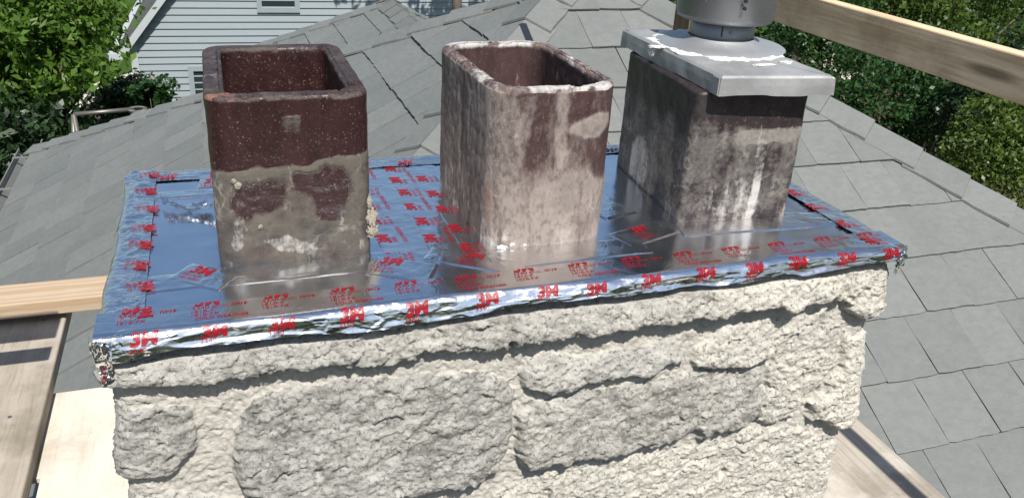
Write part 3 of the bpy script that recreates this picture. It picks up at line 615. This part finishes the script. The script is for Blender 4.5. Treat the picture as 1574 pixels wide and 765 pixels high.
def paint1(m, A, B, kd, P, a, b):
    o = kd == 0
    R = sst(B, .385, .43) * (.62 + .55 * (fbm(P * 18, 4, 2) - .35))
    R = np.maximum(R, .95 * bl(A, B, .2, .445, .25, .035) + .9 * bl(A, B, .75, .445, .35, .04))
    for q in ((.27, .57, .15, .10), (.15, .62, .06, .09), (.70, .55, .15, .10), (.55, .52, .08, .07), (.73, .66, .08, .10)): R = R * (1 - .8 * bl(A, B, *q))
    R = np.maximum(R, .50 * sst(.060 - np.abs(a - .50), 0, .006) * sst(.052 - np.abs(b - .165), 0, .006))
    R = np.where(a < 0, sst(B, .42, .5) * .55, R)
    G = .62 * bl(A, B, .44, .885, .20, .055) + .45 * bl(A, B, .83, .86, .10, .10) + .5 * bl(A, B, .12, .80, .05, .14) + .35 * bl(A, B, .9, .5, .05, .06) + .3 * bl(A, B, .09, .52, .06, .06) + .3 * bl(A, B, .30, .46, .16, .025)
    S = .42 * sst(B, .48, .66) * sst(fbm(P * 24, 4, 9), .42, .62) + .55 * sst(B, .93, 1.02) + .5 * bl(A, B, .06, .93, .10, .22) + .5 * bl(A, B, .98, .85, .05, .3) + .35 * bl(A, B, .45, .80, .3, .08) + .3 * bl(A, B, .15, .72, .12, .1)
    m[:, 0] = R * o; m[:, 1] = np.clip(G, 0, 1) * o; m[:, 2] = S * o
    rim = kd == 1
    m[:, 3] = np.where(rim, -.02 + .30 * bl(a, b, .06, 0, .12, 5) + .22 * bl(a, b, .90, 0, .14, 5) + .30 * sst(fbm(P * 18, 4, 3), .58, .72), 0); m[:, 2] = np.where(rim, .34 * sst(fbm(P * 30, 3, 5), .4, .6), m[:, 2]); m[:, 0] = np.where(rim, .36, m[:, 0])
    inn = kd == 2
    m[:, 1] = np.where(inn, .40 * sst(fbm(P * 70, 3, 8), .68, .78), m[:, 1]); m[:, 2] = np.where(inn, .16, m[:, 2])
def paint2(m, A, B, kd, P, a, b):
    o = kd == 0; stk = fbm(P * np.array([45, 45, 5]), 4, 60) - .5
    R = sst(B, .42, .62) * .66 + stk * .5
    R = R * (1 - .8 * bl(A, B, .88, .46, .12, .12)); R = np.maximum(R, .9 * bl(A, B, .76, .27, .15, .07)); R = np.maximum(R, .45 * bl(A, B, .52, .25, .06, .3) + .42 * bl(A, B, .10, .32, .14, .4))
    R = np.where(a < .06, .66 + stk * .9, R + .16 + .14 * (1 - A) * (B > .03))
    G = .42 * bl(A, B, .08, .94, .14, .10) + .55 * bl(a, B, .99, .5, .035, .7) + .5 * bl(A, B, .13, .30, .035, .05) + .28 * sst(B, .6, 1) * (fbm(P * 50, 3, 62) > .5) + .30 * bl(A, B, -.5, .9, .5, .2) + .28 * bl(A, B, .25, .05, .2, .05)
    S = .30 * bl(A, B, .65, .68, .22, .16) + .45 * bl(A, B, .93, .82, .08, .2) + .35 * bl(A, B, -.75, .5, .15, .7) + .42 * bl(A, B, -.3, .9, .25, .12)
    m[:, 0] = np.clip(R, 0, 1) * o; m[:, 1] = np.clip(G, 0, 1) * o; m[:, 2] = S * o
    m[:, 3] = np.where(o, .30 * bl(A, B, .10, .75, .12, .3) + .26 * bl(A, B, -.12, .6, .1, .5) + .26 * bl(A, B, -.45, .35, .14, .35), 0)
    rim = kd == 1; f = fbm(P * 22, 4, 66)
    m[:, 0] = np.where(rim, .42, m[:, 0]); m[:, 1] = np.where(rim, .34 + .75 * sst(P[:, 1], .27, .30) * sst(f, .36, .5) + .75 * sst(-P[:, 1], -.035, -.02) * (P[:, 0] > .05) * sst(f, .36, .52) + .5 * sst(f, .5, .66), m[:, 1]); m[:, 3] = np.where(rim, .30, m[:, 3])
    inn = kd == 2; s2 = fbm(P * np.array([60, 60, 7]), 3, 68)
    m[:, 1] = np.where(inn, .34 * sst(s2, .62, .76), m[:, 1]); m[:, 3] = np.where(inn, .6 * sst(s2, .30, .24), m[:, 3]); m[:, 2] = np.where(inn, .25, m[:, 2])
def paint3(m, A, B, kd, P, a, b):
    o = kd == 0; stk = fbm(P * np.array([55, 55, 6]), 4, 70) - .5
    R = sst(B, .20, .30) * .42 + stk * .6 + .55 * bl(A, B, .72, .34, .35, .07); R = np.where(a < 0, .46 * sst(B, .2, .4) + stk * .7 + .3 * bl(A, B, -.35, .5, .2, .3), R); R *= sst(B, .17, .26)
    G = .40 * sst(B, .55, 1.0) * sst(A, .02, .35) + .5 * stk * sst(B, .3, .5) + .65 * bl(A, B, .66, .68, .05, .5) * .8 + .25 * bl(A, B, .4, .82, .3, .12) + np.where(a < 0, .75 * bl(A, B, -.62, .82, .16, .22) + .5 * bl(A, B, -.86, .6, .06, .1) + .35 * bl(A, B, -.2, .95, .2, .1), 0)
    S = np.where(a < 0, .20, .08) + .3 * bl(A, B, .1, .35, .16, .3) + .2 * (B < .2)  # darker on the left face, upper left of the front and top band
    m[:, 0] = np.clip(R, 0, 1) * o; m[:, 1] = np.clip(G, 0, 1) * o; m[:, 2] = S * o
FL1 = m_flue('flue_glaze_maroon', (.022, .0085, .0085), (.038, .0155, .015), (.050, .045, .038), (.142, .127, .102), .38, (.26, .78))
FL2 = m_flue('flue_glaze_brown', (.040, .019, .019), (.082, .046, .043), (.172, .144, .130), (.318, .272, .245), .6, (.22, .85), .3)
FL3 = m_flue('flue_glaze_charcoal', (.020, .0135, .015), (.042, .031, .032), (.115, .107, .10), (.27, .25, .225), .42, (.22, .85))
t1 = flue('maroon open clay flue tile with bare glazed upper half, leftmost on the chimney', .1457, .1664, .2152, .3128, -.0064, .2429, .032, .027, FL1, paint1, 20)
t2 = flue('mortar streaked open flue tile with white crusted rim in the middle', .5356, .1360, .1996, .3174, .0308, .2476, .050, .020, FL2, paint2, 40)
t3 = flue('dark flue tile under the galvanized cap', .8788, .1710, .2048, .2954, -.0696, .2240, .014, .022, FL3, paint3, 60)
def lump(parent, c, r, seed, mat=LIME, sq=(1, 1, 1)):
    bm = bmesh.new(); bmesh.ops.create_icosphere(bm, subdivisions=4, radius=1); V = np.array([v.co[:] for v in bm.verts]); Fc = np.array([[v.index for v in f.verts] for f in bm.faces]); bm.free()
    k = .45 + .9 * fbm(V * 1.8 + seed, 4, seed, .7) + .35 * facet(V * 2.2 + seed, seed); return obj('mortar_lump', np.array(c) + V * k[:, None] * r * np.array(sq), Fc, mat, parent, False)
lump(t1, (.3615, .180, .050), .011, 3, LIME, (.8, .9, 1.6)); lump(t1, (.3625, .178, .032), .011, 4, LIME, (1, .9, 1.0)); lump(t1, (.359, .182, .074), .007, 5, LIME, (.7, .8, 1.7))
for i, (ax, az) in enumerate(((.028, .128), (.033, .121), (.058, .058))): lump(t1, (.1457 + ax, .1645, az), .0034 + .0015 * (i % 2), 10 + i, LIME, (1, .7, 1.1))
for i, (ax, az, r) in enumerate(((.030, .006, .007), (.048, .004, .008), (.012, .003, .009))): lump(t2, (.5416 + ax, .1375 + ax * .03, az), r * .62, 30 + i, SEAL, (1.3, .6, .7))

# ---------------------------------------------------------------- galvanized cap and vent pipe on the third tile
cp = thing('vent_cowl', 'galvanized square cap with round vent pipe and white sealant', 'vent cowl', (1.0, .32, .22))
zc = .256; K = [on_z(zc, 957, 44), on_z(zc, 1110, 117), on_z(zc, 1286, 117)]
K = [np.array(k) for k in K]; K.append(K[0] + K[2] - K[1]); bl_, fl_, fr_, br_ = K
def cap_pan():
    n = 40; V = []; Fc = []
    C4 = [fl_, fr_, br_, bl_]; loops = []
    prof = [(0.012, 0.0, 0), (0.004, -.0008, 0), (0, -.004, 0), (-.001, -.016, 0), (-.0015, -.031, 0), (.003, -.0315, 0), (.003, -.012, 0)]
    cen = sum(C4) / 4
    rings = []
    for ins, dz, _ in prof:
        ring = []
        for i in range(4):
            a, b = C4[i], C4[(i + 1) % 4]; prv = C4[i - 1]
            for k in range(n):
                t = k / n; p = a + (b - a) * t; e = (b - a) / np.linalg.norm(b - a); nin = np.array([-e[1], e[0], 0]); q = p + nin * ins
                if t == 0: e0 = (a - prv) / np.linalg.norm(a - prv); q = a + (nin + np.array([-e0[1], e0[0], 0])) * ins
                w = (vnoise(np.array([[q[0] * 30, q[1] * 30, dz * 30]]), 5)[0] - .5)
                q = q + np.array([0, 0, dz + (w * .004 if -.02 > dz else w * .0012)]) - nin * (w * .003)
                ring.append(q)
        rings.append(ring)
    N = 4 * n; V = [p for r in rings for p in r]
    for j in range(len(rings) - 1): Fc += [(j * N + i, (j + 1) * N + i, (j + 1) * N + (i + 1) % N, j * N + (i + 1) % N) for i in range(N)]
    Fc.append(tuple(range(N)))
    obj('pan', np.array(V), Fc, CAPM, cp)
    # folded corner seam on the near left side
    e = (fl_ - bl_) / np.linalg.norm(fl_ - bl_); o_ = np.array([e[1], -e[0], 0]); o_ = -o_ if o_[0] > 0 else o_
    p = fl_ - e * .020; MB().hexa([p + o_ * .001 + np.array([0, 0, -.031]), p + e * .019 + o_ * .001 + np.array([0, 0, -.031]), p + e * .019 + o_ * .0035 + np.array([0, 0, -.031]), p + o_ * .0035 + np.array([0, 0, -.031]),
        p + o_ * .001 + np.array([0, 0, -.004]), p + e * .019 + o_ * .001 + np.array([0, 0, -.004]), p + e * .019 + o_ * .0035 + np.array([0, 0, -.004]), p + o_ * .0035 + np.array([0, 0, -.004])]).build('corner_fold', CAPM, cp)
cap_pan()
NC = np.array([1.030, .366, zc])
MB().lathe(NC + (-.008, -.012, 0), [(.115, .0012), (.112, .003), (.085, .0045), (.068, .008), (.060, .014), (.0575, .016)], 72).build('flange', FLANGE, cp, True)
neck = MB().lathe(NC, [(.0575, .010), (.0575, .062), (.054, .062), (.054, .01)], 72).build('neck', PIPEM, cp, True)
dv = CAM - NC; dv[2] = 0; dv /= np.linalg.norm(dv); th0 = math.atan2(dv[1], dv[0])
def rivet(parent, rad, th, z, r=.0035, mat=STEEL): d = np.array([math.cos(th), math.sin(th), 0]); MB().tube(NC + d * (rad - .002) + (0, 0, z), NC + d * (rad + .0018) + (0, 0, z), r, 12).build('rivet' if mat is STEEL else 'hole', mat, parent)
rivet(neck, .0575, th0 + .30, .030); 
d = np.array([math.cos(th0 + .02), math.sin(th0 + .02), 0]); e_ = np.array([-d[1], d[0], 0]); p = NC + d * .0574
MB().hexa([p + e_ * -.001 + (0, 0, .022), p + e_ * .001 + (0, 0, .022), p + e_ * .001 + d * .001 + (0, 0, .022), p - e_ * .001 + d * .001 + (0, 0, .022), p - e_ * .001 + (0, 0, .060), p + e_ * .001 + (0, 0, .060), p + e_ * .001 + d * .001 + (0, 0, .060), p - e_ * .001 + d * .001 + (0, 0, .060)]).build('seam', BLACK, neck)
crown = MB().lathe(NC + (.004, .004, 0), [(.056, .050), (.076, .042), (.0835, .045), (.0865, .053), (.087, .20), (.092, .21), (.092, .23), (.02, .27), (0, .272)], 96).build('crown', PIPEM, cp, True)
for z in (.076, .088): rivet(crown, .090, th0 + .36, z, .0032, BLACK)
def sealant():
    mb = MB(); rs = np.random.default_rng(3); n = 160; prev = None; V = []; c0 = NC + (-.008, -.012, 0)
    for i in range(n):
        t = 2 * np.pi * i / n; q = np.array([[math.cos(t) * 4, math.sin(t) * 4, 0]]); w = .006 + .030 * fbm(q * 2.2, 4, 7)[0] ** 2; R0 = .112 + (vnoise(q, 9)[0] - .5) * .016; h = .0016 + .0028 * vnoise(q * 4, 2)[0]
        for k in range(7):
            a = math.pi * k / 6; V.append(c0 + np.array([math.cos(t), math.sin(t), 0]) * (R0 - w * math.cos(a)) + np.array([0, 0, -.0005 + h * math.sin(a)]))
    V = np.array(V)
    # keep it on the pan: clamp to the pan outline
    E1 = (fr_ - fl_); W1 = np.linalg.norm(E1); E1 = E1 / W1; E2 = (bl_ - fl_); W2 = np.linalg.norm(E2); E2 = E2 / W2
    Gm = np.array([[E1 @ E1, E1 @ E2], [E1 @ E2, E2 @ E2]]); rel = V - fl_; ab = np.c_[rel @ E1, rel @ E2] @ np.linalg.inv(Gm); cl = np.c_[np.clip(ab[:, 0], .004, W1 - .004), np.clip(ab[:, 1], .004, W2 - .004)]
    V[:, :2] += (cl[:, :1] * E1[:2] + cl[:, 1:] * E2[:2]) - (ab[:, :1] * E1[:2] + ab[:, 1:] * E2[:2])
    Fc = [(i * 7 + k, ((i + 1) % n) * 7 + k, ((i + 1) % n) * 7 + k + 1, i * 7 + k + 1) for i in range(n) for k in range(6)]
    obj('sealant', V, Fc, SEAL, cp, True)
sealant()
for i, (px, py, zz, r, sq) in enumerate(((1012, 72, .2565, .012, (1.6, .9, .14)), (1030, 66, .2565, .010, (1.2, 1.5, .16)), (1001, 80, .246, .008, (.5, 1.3, .9)), (1175, 100, .2565, .012, (2.0, .6, .12)), (1208, 96, .2565, .010, (1.3, .8, .2)))):
    c = on_z(zz, px, py); bm_ = lump(cp, c, r, 50 + i, SEAL, sq); bm_.name = 'sealant_smear'

# ---------------------------------------------------------------- scaffold timber
def board(name, label, cat, x0, x1, y0, y1, z0, z1, mat, bev=.003, group=None):
    t = thing(name, label, cat, ((x0 + x1) / 2, (y0 + y1) / 2, z0), group)
    o = MB().box(x0, x1, y0, y1, z0, z1).build('board', mat, t, False, bev); return t
def bare(name, label, cat, x0, x1, y0, y1, z0, z1, mat, bev=.003, group=None):
    o = MB().box(x0, x1, y0, y1, z0, z1).build(name, mat, None, False, bev); return setp(o, label, cat, group)
bare('timber_rail', 'pale new pine timber lying across the far end of the grey plank', 'timber', -1.3, -.02, 1.086, 1.196, -.540, -.500, WOODX)
bare('scaffold_plank', 'weathered grey plank with two shadow bands left of the chimney', 'plank', -.475, -.240, -1.2, 1.19, -.600, -.560, PLANK, .005)
bare('plywood_sheet', 'dusty plywood sheet, the farther one left of the chimney', 'plywood', -.72, -.02, .55, .845, -.622, -.610, PLY, .001)
bare('plywood_sheet', 'clean pale plywood sheet, the nearer one left of the chimney', 'plywood', -.228, -.015, -1.1, .655, -.609, -.597, PLY, .001)
bare('scaffold_plank', 'pale plank right of the chimney with a dark shadow stripe', 'plank', 1.215, 1.540, -1.3, .66, -.672, -.632, PLANK2, .004)
bare('guard_rail', 'long weathered timber guard rail on edge at the upper right', 'guard rail', 1.447, 1.483, -1.3, 2.3, .208, .286, WOODY, .003)
bare('guard_post', 'brown upright timber post behind the vent pipe carrying the guard rail', 'post', 1.485, 1.523, 1.24, 1.33, -1.35, .284, POSTM, .003)
bare('guard_rail', 'upper cross rail of the left scaffold guard', 'guard rail', -1.9, -.262, .620, .658, -.029, .060, WOODX, .003)
bare('guard_rail', 'lower cross rail of the left scaffold guard', 'guard rail', -1.9, -.262, .620, .658, -.165, -.131, WOODX, .003)
bare('guard_post', 'upright post of the left scaffold guard', 'post', -1.30, -1.262, .660, .748, GZ, .30, POSTM, .003)

# ---------------------------------------------------------------- neighbour's white clapboard house
th = math.radians(-2.4); HO = np.array([-1.2, 15.8, GZ])
nh = thing('clapboard_house', 'white clapboard gable house beyond the slate roof', 'house', tuple(HO))
hx = np.array([math.cos(th), math.sin(th), 0]); hy = np.array([-math.sin(th), math.cos(th), 0])
hw = lambda x, y, z: HO + hx * x + hy * y + np.array([0, 0, z])
EH = 2.16; HWD = 7.6; PK = EH + 1.24 * HWD / 2; eb = .126
mb = MB(); z = 0
while z < PK - .05:
    z1 = min(z + eb, PK - .01)
    xl = lambda zz: max(0, (zz - EH) / 1.24); a0, a1, b0, b1 = xl(z), xl(z1), HWD - xl(z), HWD - xl(z1)
    mb.add([hw(a0, -.026, z), hw(b0, -.026, z), hw(b1, -.003, z1), hw(a1, -.003, z1), hw(a0, .05, z), hw(b0, .05, z)], [(0, 1, 2, 3), (4, 5, 1, 0)]); z += eb
mb.build('siding', WHITEP, nh)
MB().hexa([hw(*q) for q in ((0, .03, 0), (HWD, .03, 0), (HWD, 9, 0), (0, 9, 0), (0, .03, EH), (HWD, .03, EH), (HWD, 9, EH), (0, 9, EH))]).build('wall', WHITEP, nh)
MB().hexa([hw(*q) for q in ((-.02, -.04, 0), (.10, -.04, 0), (.10, .02, 0), (-.02, .02, 0), (-.02, -.04, EH), (.10, -.04, EH), (.10, .02, EH), (-.02, .02, EH))]).build('corner_board', TRIM, nh)
for sgn in (0, 1):
    X = lambda x: x if sgn == 0 else HWD - x
    o0, o1 = -.22, HWD / 2; zl = EH - .22 * 1.24
    MB().hexa([hw(X(o0), -.16, zl + .04), hw(X(o1), -.16, PK + .04), hw(X(o1), 9.2, PK + .04), hw(X(o0), 9.2, zl + .04), hw(X(o0) , -.16, zl + .17), hw(X(o1), -.16, PK + .17), hw(X(o1), 9.2, PK + .17), hw(X(o0), 9.2, zl + .17)]).build('roof', SHING, nh)
    MB().hexa([hw(X(o0), -.19, zl - .10), hw(X(o1), -.19, PK - .10), hw(X(o1), -.162, PK - .10), hw(X(o0), -.162, zl - .10), hw(X(o0), -.19, zl + .08), hw(X(o1), -.19, PK + .08), hw(X(o1), -.162, PK + .08), hw(X(o0), -.162, zl + .08)]).build('rake_board', TRIM, nh)
MB().hexa([hw(*q) for q in ((-.36, -.16, EH - .30), (-.22, -.16, EH - .30), (-.22, 9.2, EH - .30), (-.36, 9.2, EH - .30), (-.38, -.16, EH - .18), (-.22, -.16, EH - .18), (-.22, 9.2, EH - .18), (-.38, 9.2, EH - .18))]).build('eave_gutter', TRIM, nh)
def window(x0, x1, z0, z1):
    m_ = MB()
    for (a, b, c, d) in ((x0 - .09, x0, z0 - .09, z1 + .09), (x1, x1 + .09, z0 - .09, z1 + .09), (x0, x1, z1, z1 + .09), (x0 - .0, x1, z0 - .09, z0)):
        m_.hexa([hw(*q) for q in ((a, -.055, c), (b, -.055, c), (b, 0, c), (a, 0, c), (a, -.055, d), (b, -.055, d), (b, 0, d), (a, 0, d))])
    w = m_.build('window', WHITEP, nh)
    MB().hexa([hw(*q) for q in ((x0, -.022, z0), (x1, -.022, z0), (x1, 0, z0), (x0, 0, z0), (x0, -.022, z1), (x1, -.022, z1), (x1, 0, z1), (x0, 0, z1))]).build('pane', GLASS, w)
window(2.33, 2.92, 2.78, 3.9); window(1.02, 1.75, .35, 1.62)

# ---------------------------------------------------------------- trees and shrubs
def leaves(cl, n, size, asp, seed, up=.5, gap=.42):
    """cl: list of (x,y,z,rx,ry,rz). leaf blades spread through the outer part of each clump"""
    R = np.random.default_rng(seed); cl = np.array(cl, float); vol = (cl[:, 3] * cl[:, 4] * cl[:, 5]) ** (2 / 3); k = R.choice(len(cl), n, p=vol / vol.sum())
    d = R.normal(size=(n, 3)); d /= np.linalg.norm(d, axis=1)[:, None]; rad = R.uniform(.25, 1, n) ** .5
    sub = 1 + .5 * (fbm(d * 2.2 + k[:, None] * 3.1, 3, seed) - .5) * 1.6
    C = cl[k, :3] + d * cl[k, 3:] * (rad * sub)[:, None]
    keep = fbm(C * (1.3 / max(.25, cl[:, 3].mean() * .5)), 3, seed + 9) > gap; C = C[keep]; d = d[keep]; n = len(C)
    nrm = R.normal(size=(n, 3)) + d * .6 + np.array([0, 0, up]); nrm /= np.linalg.norm(nrm, axis=1)[:, None]
    t = np.cross(nrm, R.normal(size=(n, 3))); t /= np.linalg.norm(t, axis=1)[:, None]; b = np.cross(nrm, t); s = size * R.uniform(.45, 1.5, n)[:, None]
    V = np.stack([C - t * s * .5, C + b * s * asp * .5 + nrm * s * .10, C + t * s * .5 - nrm * s * .08, C - b * s * asp * .5 + nrm * s * .10], 1).reshape(-1, 3)
    return V, np.arange(4 * n).reshape(n, 4)
def tree(name, label, cat, base, clumps, n, size, asp, mat, seed, trunk=.12, group=None, up=.5, limbs=True):
    t = thing(name, label, cat, tuple(base), group); base = np.array(base, float)
    V, Fc = leaves(clumps, n, size, asp, seed, up, .49 if cat == 'tree' and size > .10 and size < .11 or size > .12 else (.46 if cat == 'tree' else .42)); obj('crown', V, Fc, mat, t)
    if trunk:
        mb = MB(); cs = np.array([c[:3] for c in clumps]); mid = cs.mean(0); fork = base + (mid - base) * .55; rs = random.Random(seed)
        p = base; 
        for i in range(4):
            q = base + (fork - base) * (i + 1) / 4 + np.array([rs.uniform(-.06, .06), rs.uniform(-.06, .06), 0]) * trunk * 6; mb.tube(p, q, trunk * (1.25 - .14 * i), 9, trunk * (1.25 - .14 * (i + 1))); p = q
        if limbs:
            for c in cs: m1 = p + (c - p) * .5 + np.array([0, 0, -.1]); mb.tube(p, m1, trunk * .45, 7, trunk * .3); mb.tube(m1, c, trunk * .3, 7, trunk * .08)
        mb.build('trunk', BARK, t, True)
    return t
BRIGHT = m_leaf('bright_leaf', (.045, .095, .012), (.075, .15, .02), (.11, .19, .03), .42); DARK = m_leaf('dark_leaf', (.010, .024, .008), (.016, .036, .011), (.026, .055, .016), .2)
MID = m_leaf('mid_leaf', (.014, .044, .012), (.026, .070, .018), (.042, .100, .026), .3); YEL = m_leaf('yellow_leaf', (.030, .060, .010), (.055, .10, .016), (.10, .15, .028), .4); BOX = m_leaf('box_leaf', (.05, .085, .016), (.075, .12, .022), (.10, .15, .03), .35)
def cl_px(L, k): # list of (px,py,r metres, extra distance)
    out = []
    for (x, y, r, dk) in L: p = far(k + dk, x, y); out.append((p[0], p[1], p[2], r, r, r * .8))
    return out
lt = cl_px([(40, 30, .85, 0), (85, 20, .70, .4), (140, 68, .42, .2), (100, 90, .60, -.4), (40, 110, .8, .5), (165, 92, .26, -.2), (-40, 60, 1.1, .3), (-60, 150, 1.0, .6), (70, 140, .30, 0), (60, -40, 1.1, .5), (83, 172, .12, -.2), (20, 170, .5, .9), (90, -30, .7, .8)], 11.5)
tree('leafy_tree', 'bright green leafy tree beside the white clapboard house', 'tree', (-3.1, 11.4, GZ), lt, 25000, .108, .46, BRIGHT, 51, .11)
sh = lambda c, r, k=5, sd=1: [(c[0] + random.Random(sd + i).uniform(-.6, .6) * r, c[1] + random.Random(sd + i + 50).uniform(-.6, .6) * r, c[2] + random.Random(sd + i + 90).uniform(-.4, .5) * r, r * .62, r * .62, r * .6) for i in range(k)]
def shrub(name, label, px, k, r, mat, n, size, seed, cat='shrub', group=None, cnt=6):
    c = far(k, *px); return tree(name, label, cat, (c[0], c[1], GZ), sh(c, r, cnt, seed), n, size, .5, mat, seed, .04, group)
shrub('round_shrub', 'dark round shrub against the corner of the clapboard house', (190, 168), 14.6, .52, DARK, 6000, .09, 61)
shrub('round_shrub', 'small bright shrub under the clapboard wall', (236, 158), 14.2, .38, MID, 4000, .09, 62)
for i, (q, k, r, lb) in enumerate([((60, 250), 11.0, 1.1, 'dark hedge shrub below the leafy tree beside the gutter'), ((-20, 200), 12.0, 1.2, 'dark hedge shrub at the left edge of the photo'), ((140, 212), 12.2, .55, 'low dark shrub behind the metal pipe frame'), ((-30, 310), 9.6, 1.1, 'dark shrub under the gutter at lower left')]):
    shrub('dark_shrub', lb, q, k, r, DARK, 9000, .10, 70 + i, 'shrub', 'dark shrubs left of the house')  # near-black leaf colour stands in for deep shade under the tree
# trees on the right
R_ = [('evergreen_tree', 'broad dark evergreen behind the roof under the right guard rail', 15.5, [(1330, 120, 1.0, 0), (1400, 160, 1.1, .3), (1340, 180, .8, -.3), (1460, 190, .8, -.2), (1420, 100, .9, .8), (1300, 140, .6, .6), (1470, 130, .9, .6)], MID, 24000, .085, .22),
      ('yew_tree', 'dark yew with pale trunks right of the vent pipe', 18.0, [(1230, 30, .7, 0), (1265, 60, .6, .4), (1225, 90, .5, .2), (1310, 70, .7, .2), (1290, 20, .8, .6), (1350, 90, .8, .9)], MID, 12000, .09, .15),
      ('ivy_tree', 'yellow green ivy covered tree at the top right corner', 19.0, [(1360, 5, 1.0, 0), (1430, 20, 1.1, .5), (1500, 60, .9, .2), (1560, 30, 1.2, .6), (1480, -30, 1.3, 1), (1400, -50, 1.4, 1), (1570, 90, 1.0, .3)], YEL, 15000, .11, .16),
      ('box_shrub', 'bright clipped box bush at the right edge beyond the roof', 11.5, [(1540, 190, .50, 0), (1500, 240, .45, -.2), (1560, 250, .55, -.3), (1580, 170, .5, .3), (1530, 290, .5, -.5), (1600, 230, .6, 0)], BOX, 16000, .055, .06),
      ('laurel_tree', 'shaded laurel below the guard rail at right', 14.2, [(1560, 170, .8, 0), (1510, 160, .7, .3), (1480, 220, .5, .2), (1600, 120, 1.0, .5)], DARK, 11000, .09, .12)]
for (nm, lb, k, L, mt, n, s, tr_) in R_:
    c = cl_px(L, k); m_ = np.mean([q[:3] for q in c], 0); tree(nm, lb, 'shrub' if 'shrub' in nm else 'tree', (m_[0], m_[1], GZ), c, n, s, .5, mt, hash(nm) % 97 if False else len(lb), tr_)
# reddish bare stems below the evergreen
for i, px in enumerate((1418, 1432, 1447, 1462)):
    c = far(14.6, px, 235); mb = MB(); p = np.array([c[0], c[1], GZ])
    for s in range(4): q = p + np.array([random.uniform(-.08, .08), random.uniform(-.08, .08), .5]); mb.tube(p, q, .045 - .006 * s, 7, .039 - .006 * s); p = q
    o = mb.build('bare_trunk', simple('red_bark', (.20, .11, .06), .9, 0, .3, 20, .6) if i == 0 else bpy.data.materials['red_bark'], None, True); setp(o, 'thin reddish bare stem under the dark evergreen', 'tree stem', 'bare stems under the evergreen')
# far row of trees closing the view
for i, (px, py, k, r) in enumerate([(660, -40, 30, 2.2), (900, -60, 34, 2.6), (1010, -10, 26, 1.7), (1100, -60, 30, 2.5), (1240, -20, 30, 2.0), (1340, -60, 32, 2.6), (1460, -30, 34, 2.6), (1580, -30, 30, 2.6)]):
    c = far(k, px, py); tree('garden_tree', 'tall garden tree far behind the roof, number %s from the left' % ('first', 'second', 'third', 'fourth', 'fifth', 'sixth', 'seventh', 'last')[i] if False else 'tall green tree in the garden far behind the slate roof', 'tree', (c[0], c[1], GZ), sh(c, r, 7, 200 + i), 5000, .2, .55, MID, 120 + i, .18, 'garden trees far behind the roof')
for i, (x, y, r) in enumerate([(-9, -9, 3.2), (-3.5, -11, 3.4), (2.5, -11.5, 3.4), (8.5, -10, 3.3), (13, -5, 3.0), (-12, -3, 2.8)]):  # unseen row added to cut low sky fill and darken foil reflections
    tree('sky_block_tree', 'unseen tree added to block low sky before the slate roofed house', 'tree', (x, y, GZ), sh((x, y, -.6), r, 9, 300 + i), 4200, .42, .6, DARK, 140 + i, .2, 'added sky blocking trees before the house')
# tree in front of the clapboard house (its shade falls on the siding)
c = np.array([3.6, 13.2, 2.6]); tree('shade_tree', 'dark trunked tree shading the clapboard wall behind the roof', 'tree', (4.0, 13.0, GZ), [(3.0, 13.1, 1.6, .55, .55, .6), (3.9, 13.2, 2.2, .7, .7, .7), (4.7, 13.1, 1.4, .7, .7, .9), (5.2, 13.2, 2.4, .9, .9, .9), (4.3, 13.2, .6, .5, .5, .8)], 5200, .16, .4, DARK, 81, .10)

# ---------------------------------------------------------------- pipe frame behind the roof
pf = thing('pipe_frame', 'grey metal pipe frame standing behind the left hip', 'frame', tuple(far(9, 113, 200)))
a = far(9, 113, 176); b = far(9, 203, 172); b[2] = a[2] + .01
MB().tube(a, b, .021, 10).build('crossbar', STEEL, pf, True)
for off in ((-.42, -.2), (.16, -.5)): MB().tube(a, (a[0] + off[0], a[1] + off[1], GZ), .022, 10).build('leg', STEEL, pf, True)
for off in ((.42, -.2), (.0, .5)): MB().tube(b, (b[0] + off[0], b[1] + off[1], GZ), .022, 10).build('leg', STEEL, pf, True)
c = far(9.0, 211, 170); mb = MB(); n = 40
for i in range(n):
    t0, t1_ = 2 * np.pi * i / n, 2 * np.pi * (i + 1) / n
    for rr, zz in ((.075, 0), (.066, .014), (.082, .014)): mb.tube(c + (rr * math.cos(t0), rr * math.sin(t0), zz), c + (rr * math.cos(t1_), rr * math.sin(t1_), zz), .009, 6)
setp(mb.build('cable_coil', STEEL, None, True), 'grey cable coil on the end of the pipe frame crossbar', 'cable coil')

# ---------------------------------------------------------------- nail heads
for host, pts in (('scaffold_plank', [(-.29, 1.10, -.560), (-.43, 1.10, -.560), (-.30, .70, -.560)]),):
    h = bpy.data.objects[host]
    for x, y, z in pts: MB().tube((x, y, z - .004), (x, y, z + .0012), .004, 10).build('nail_head', STEEL, h)
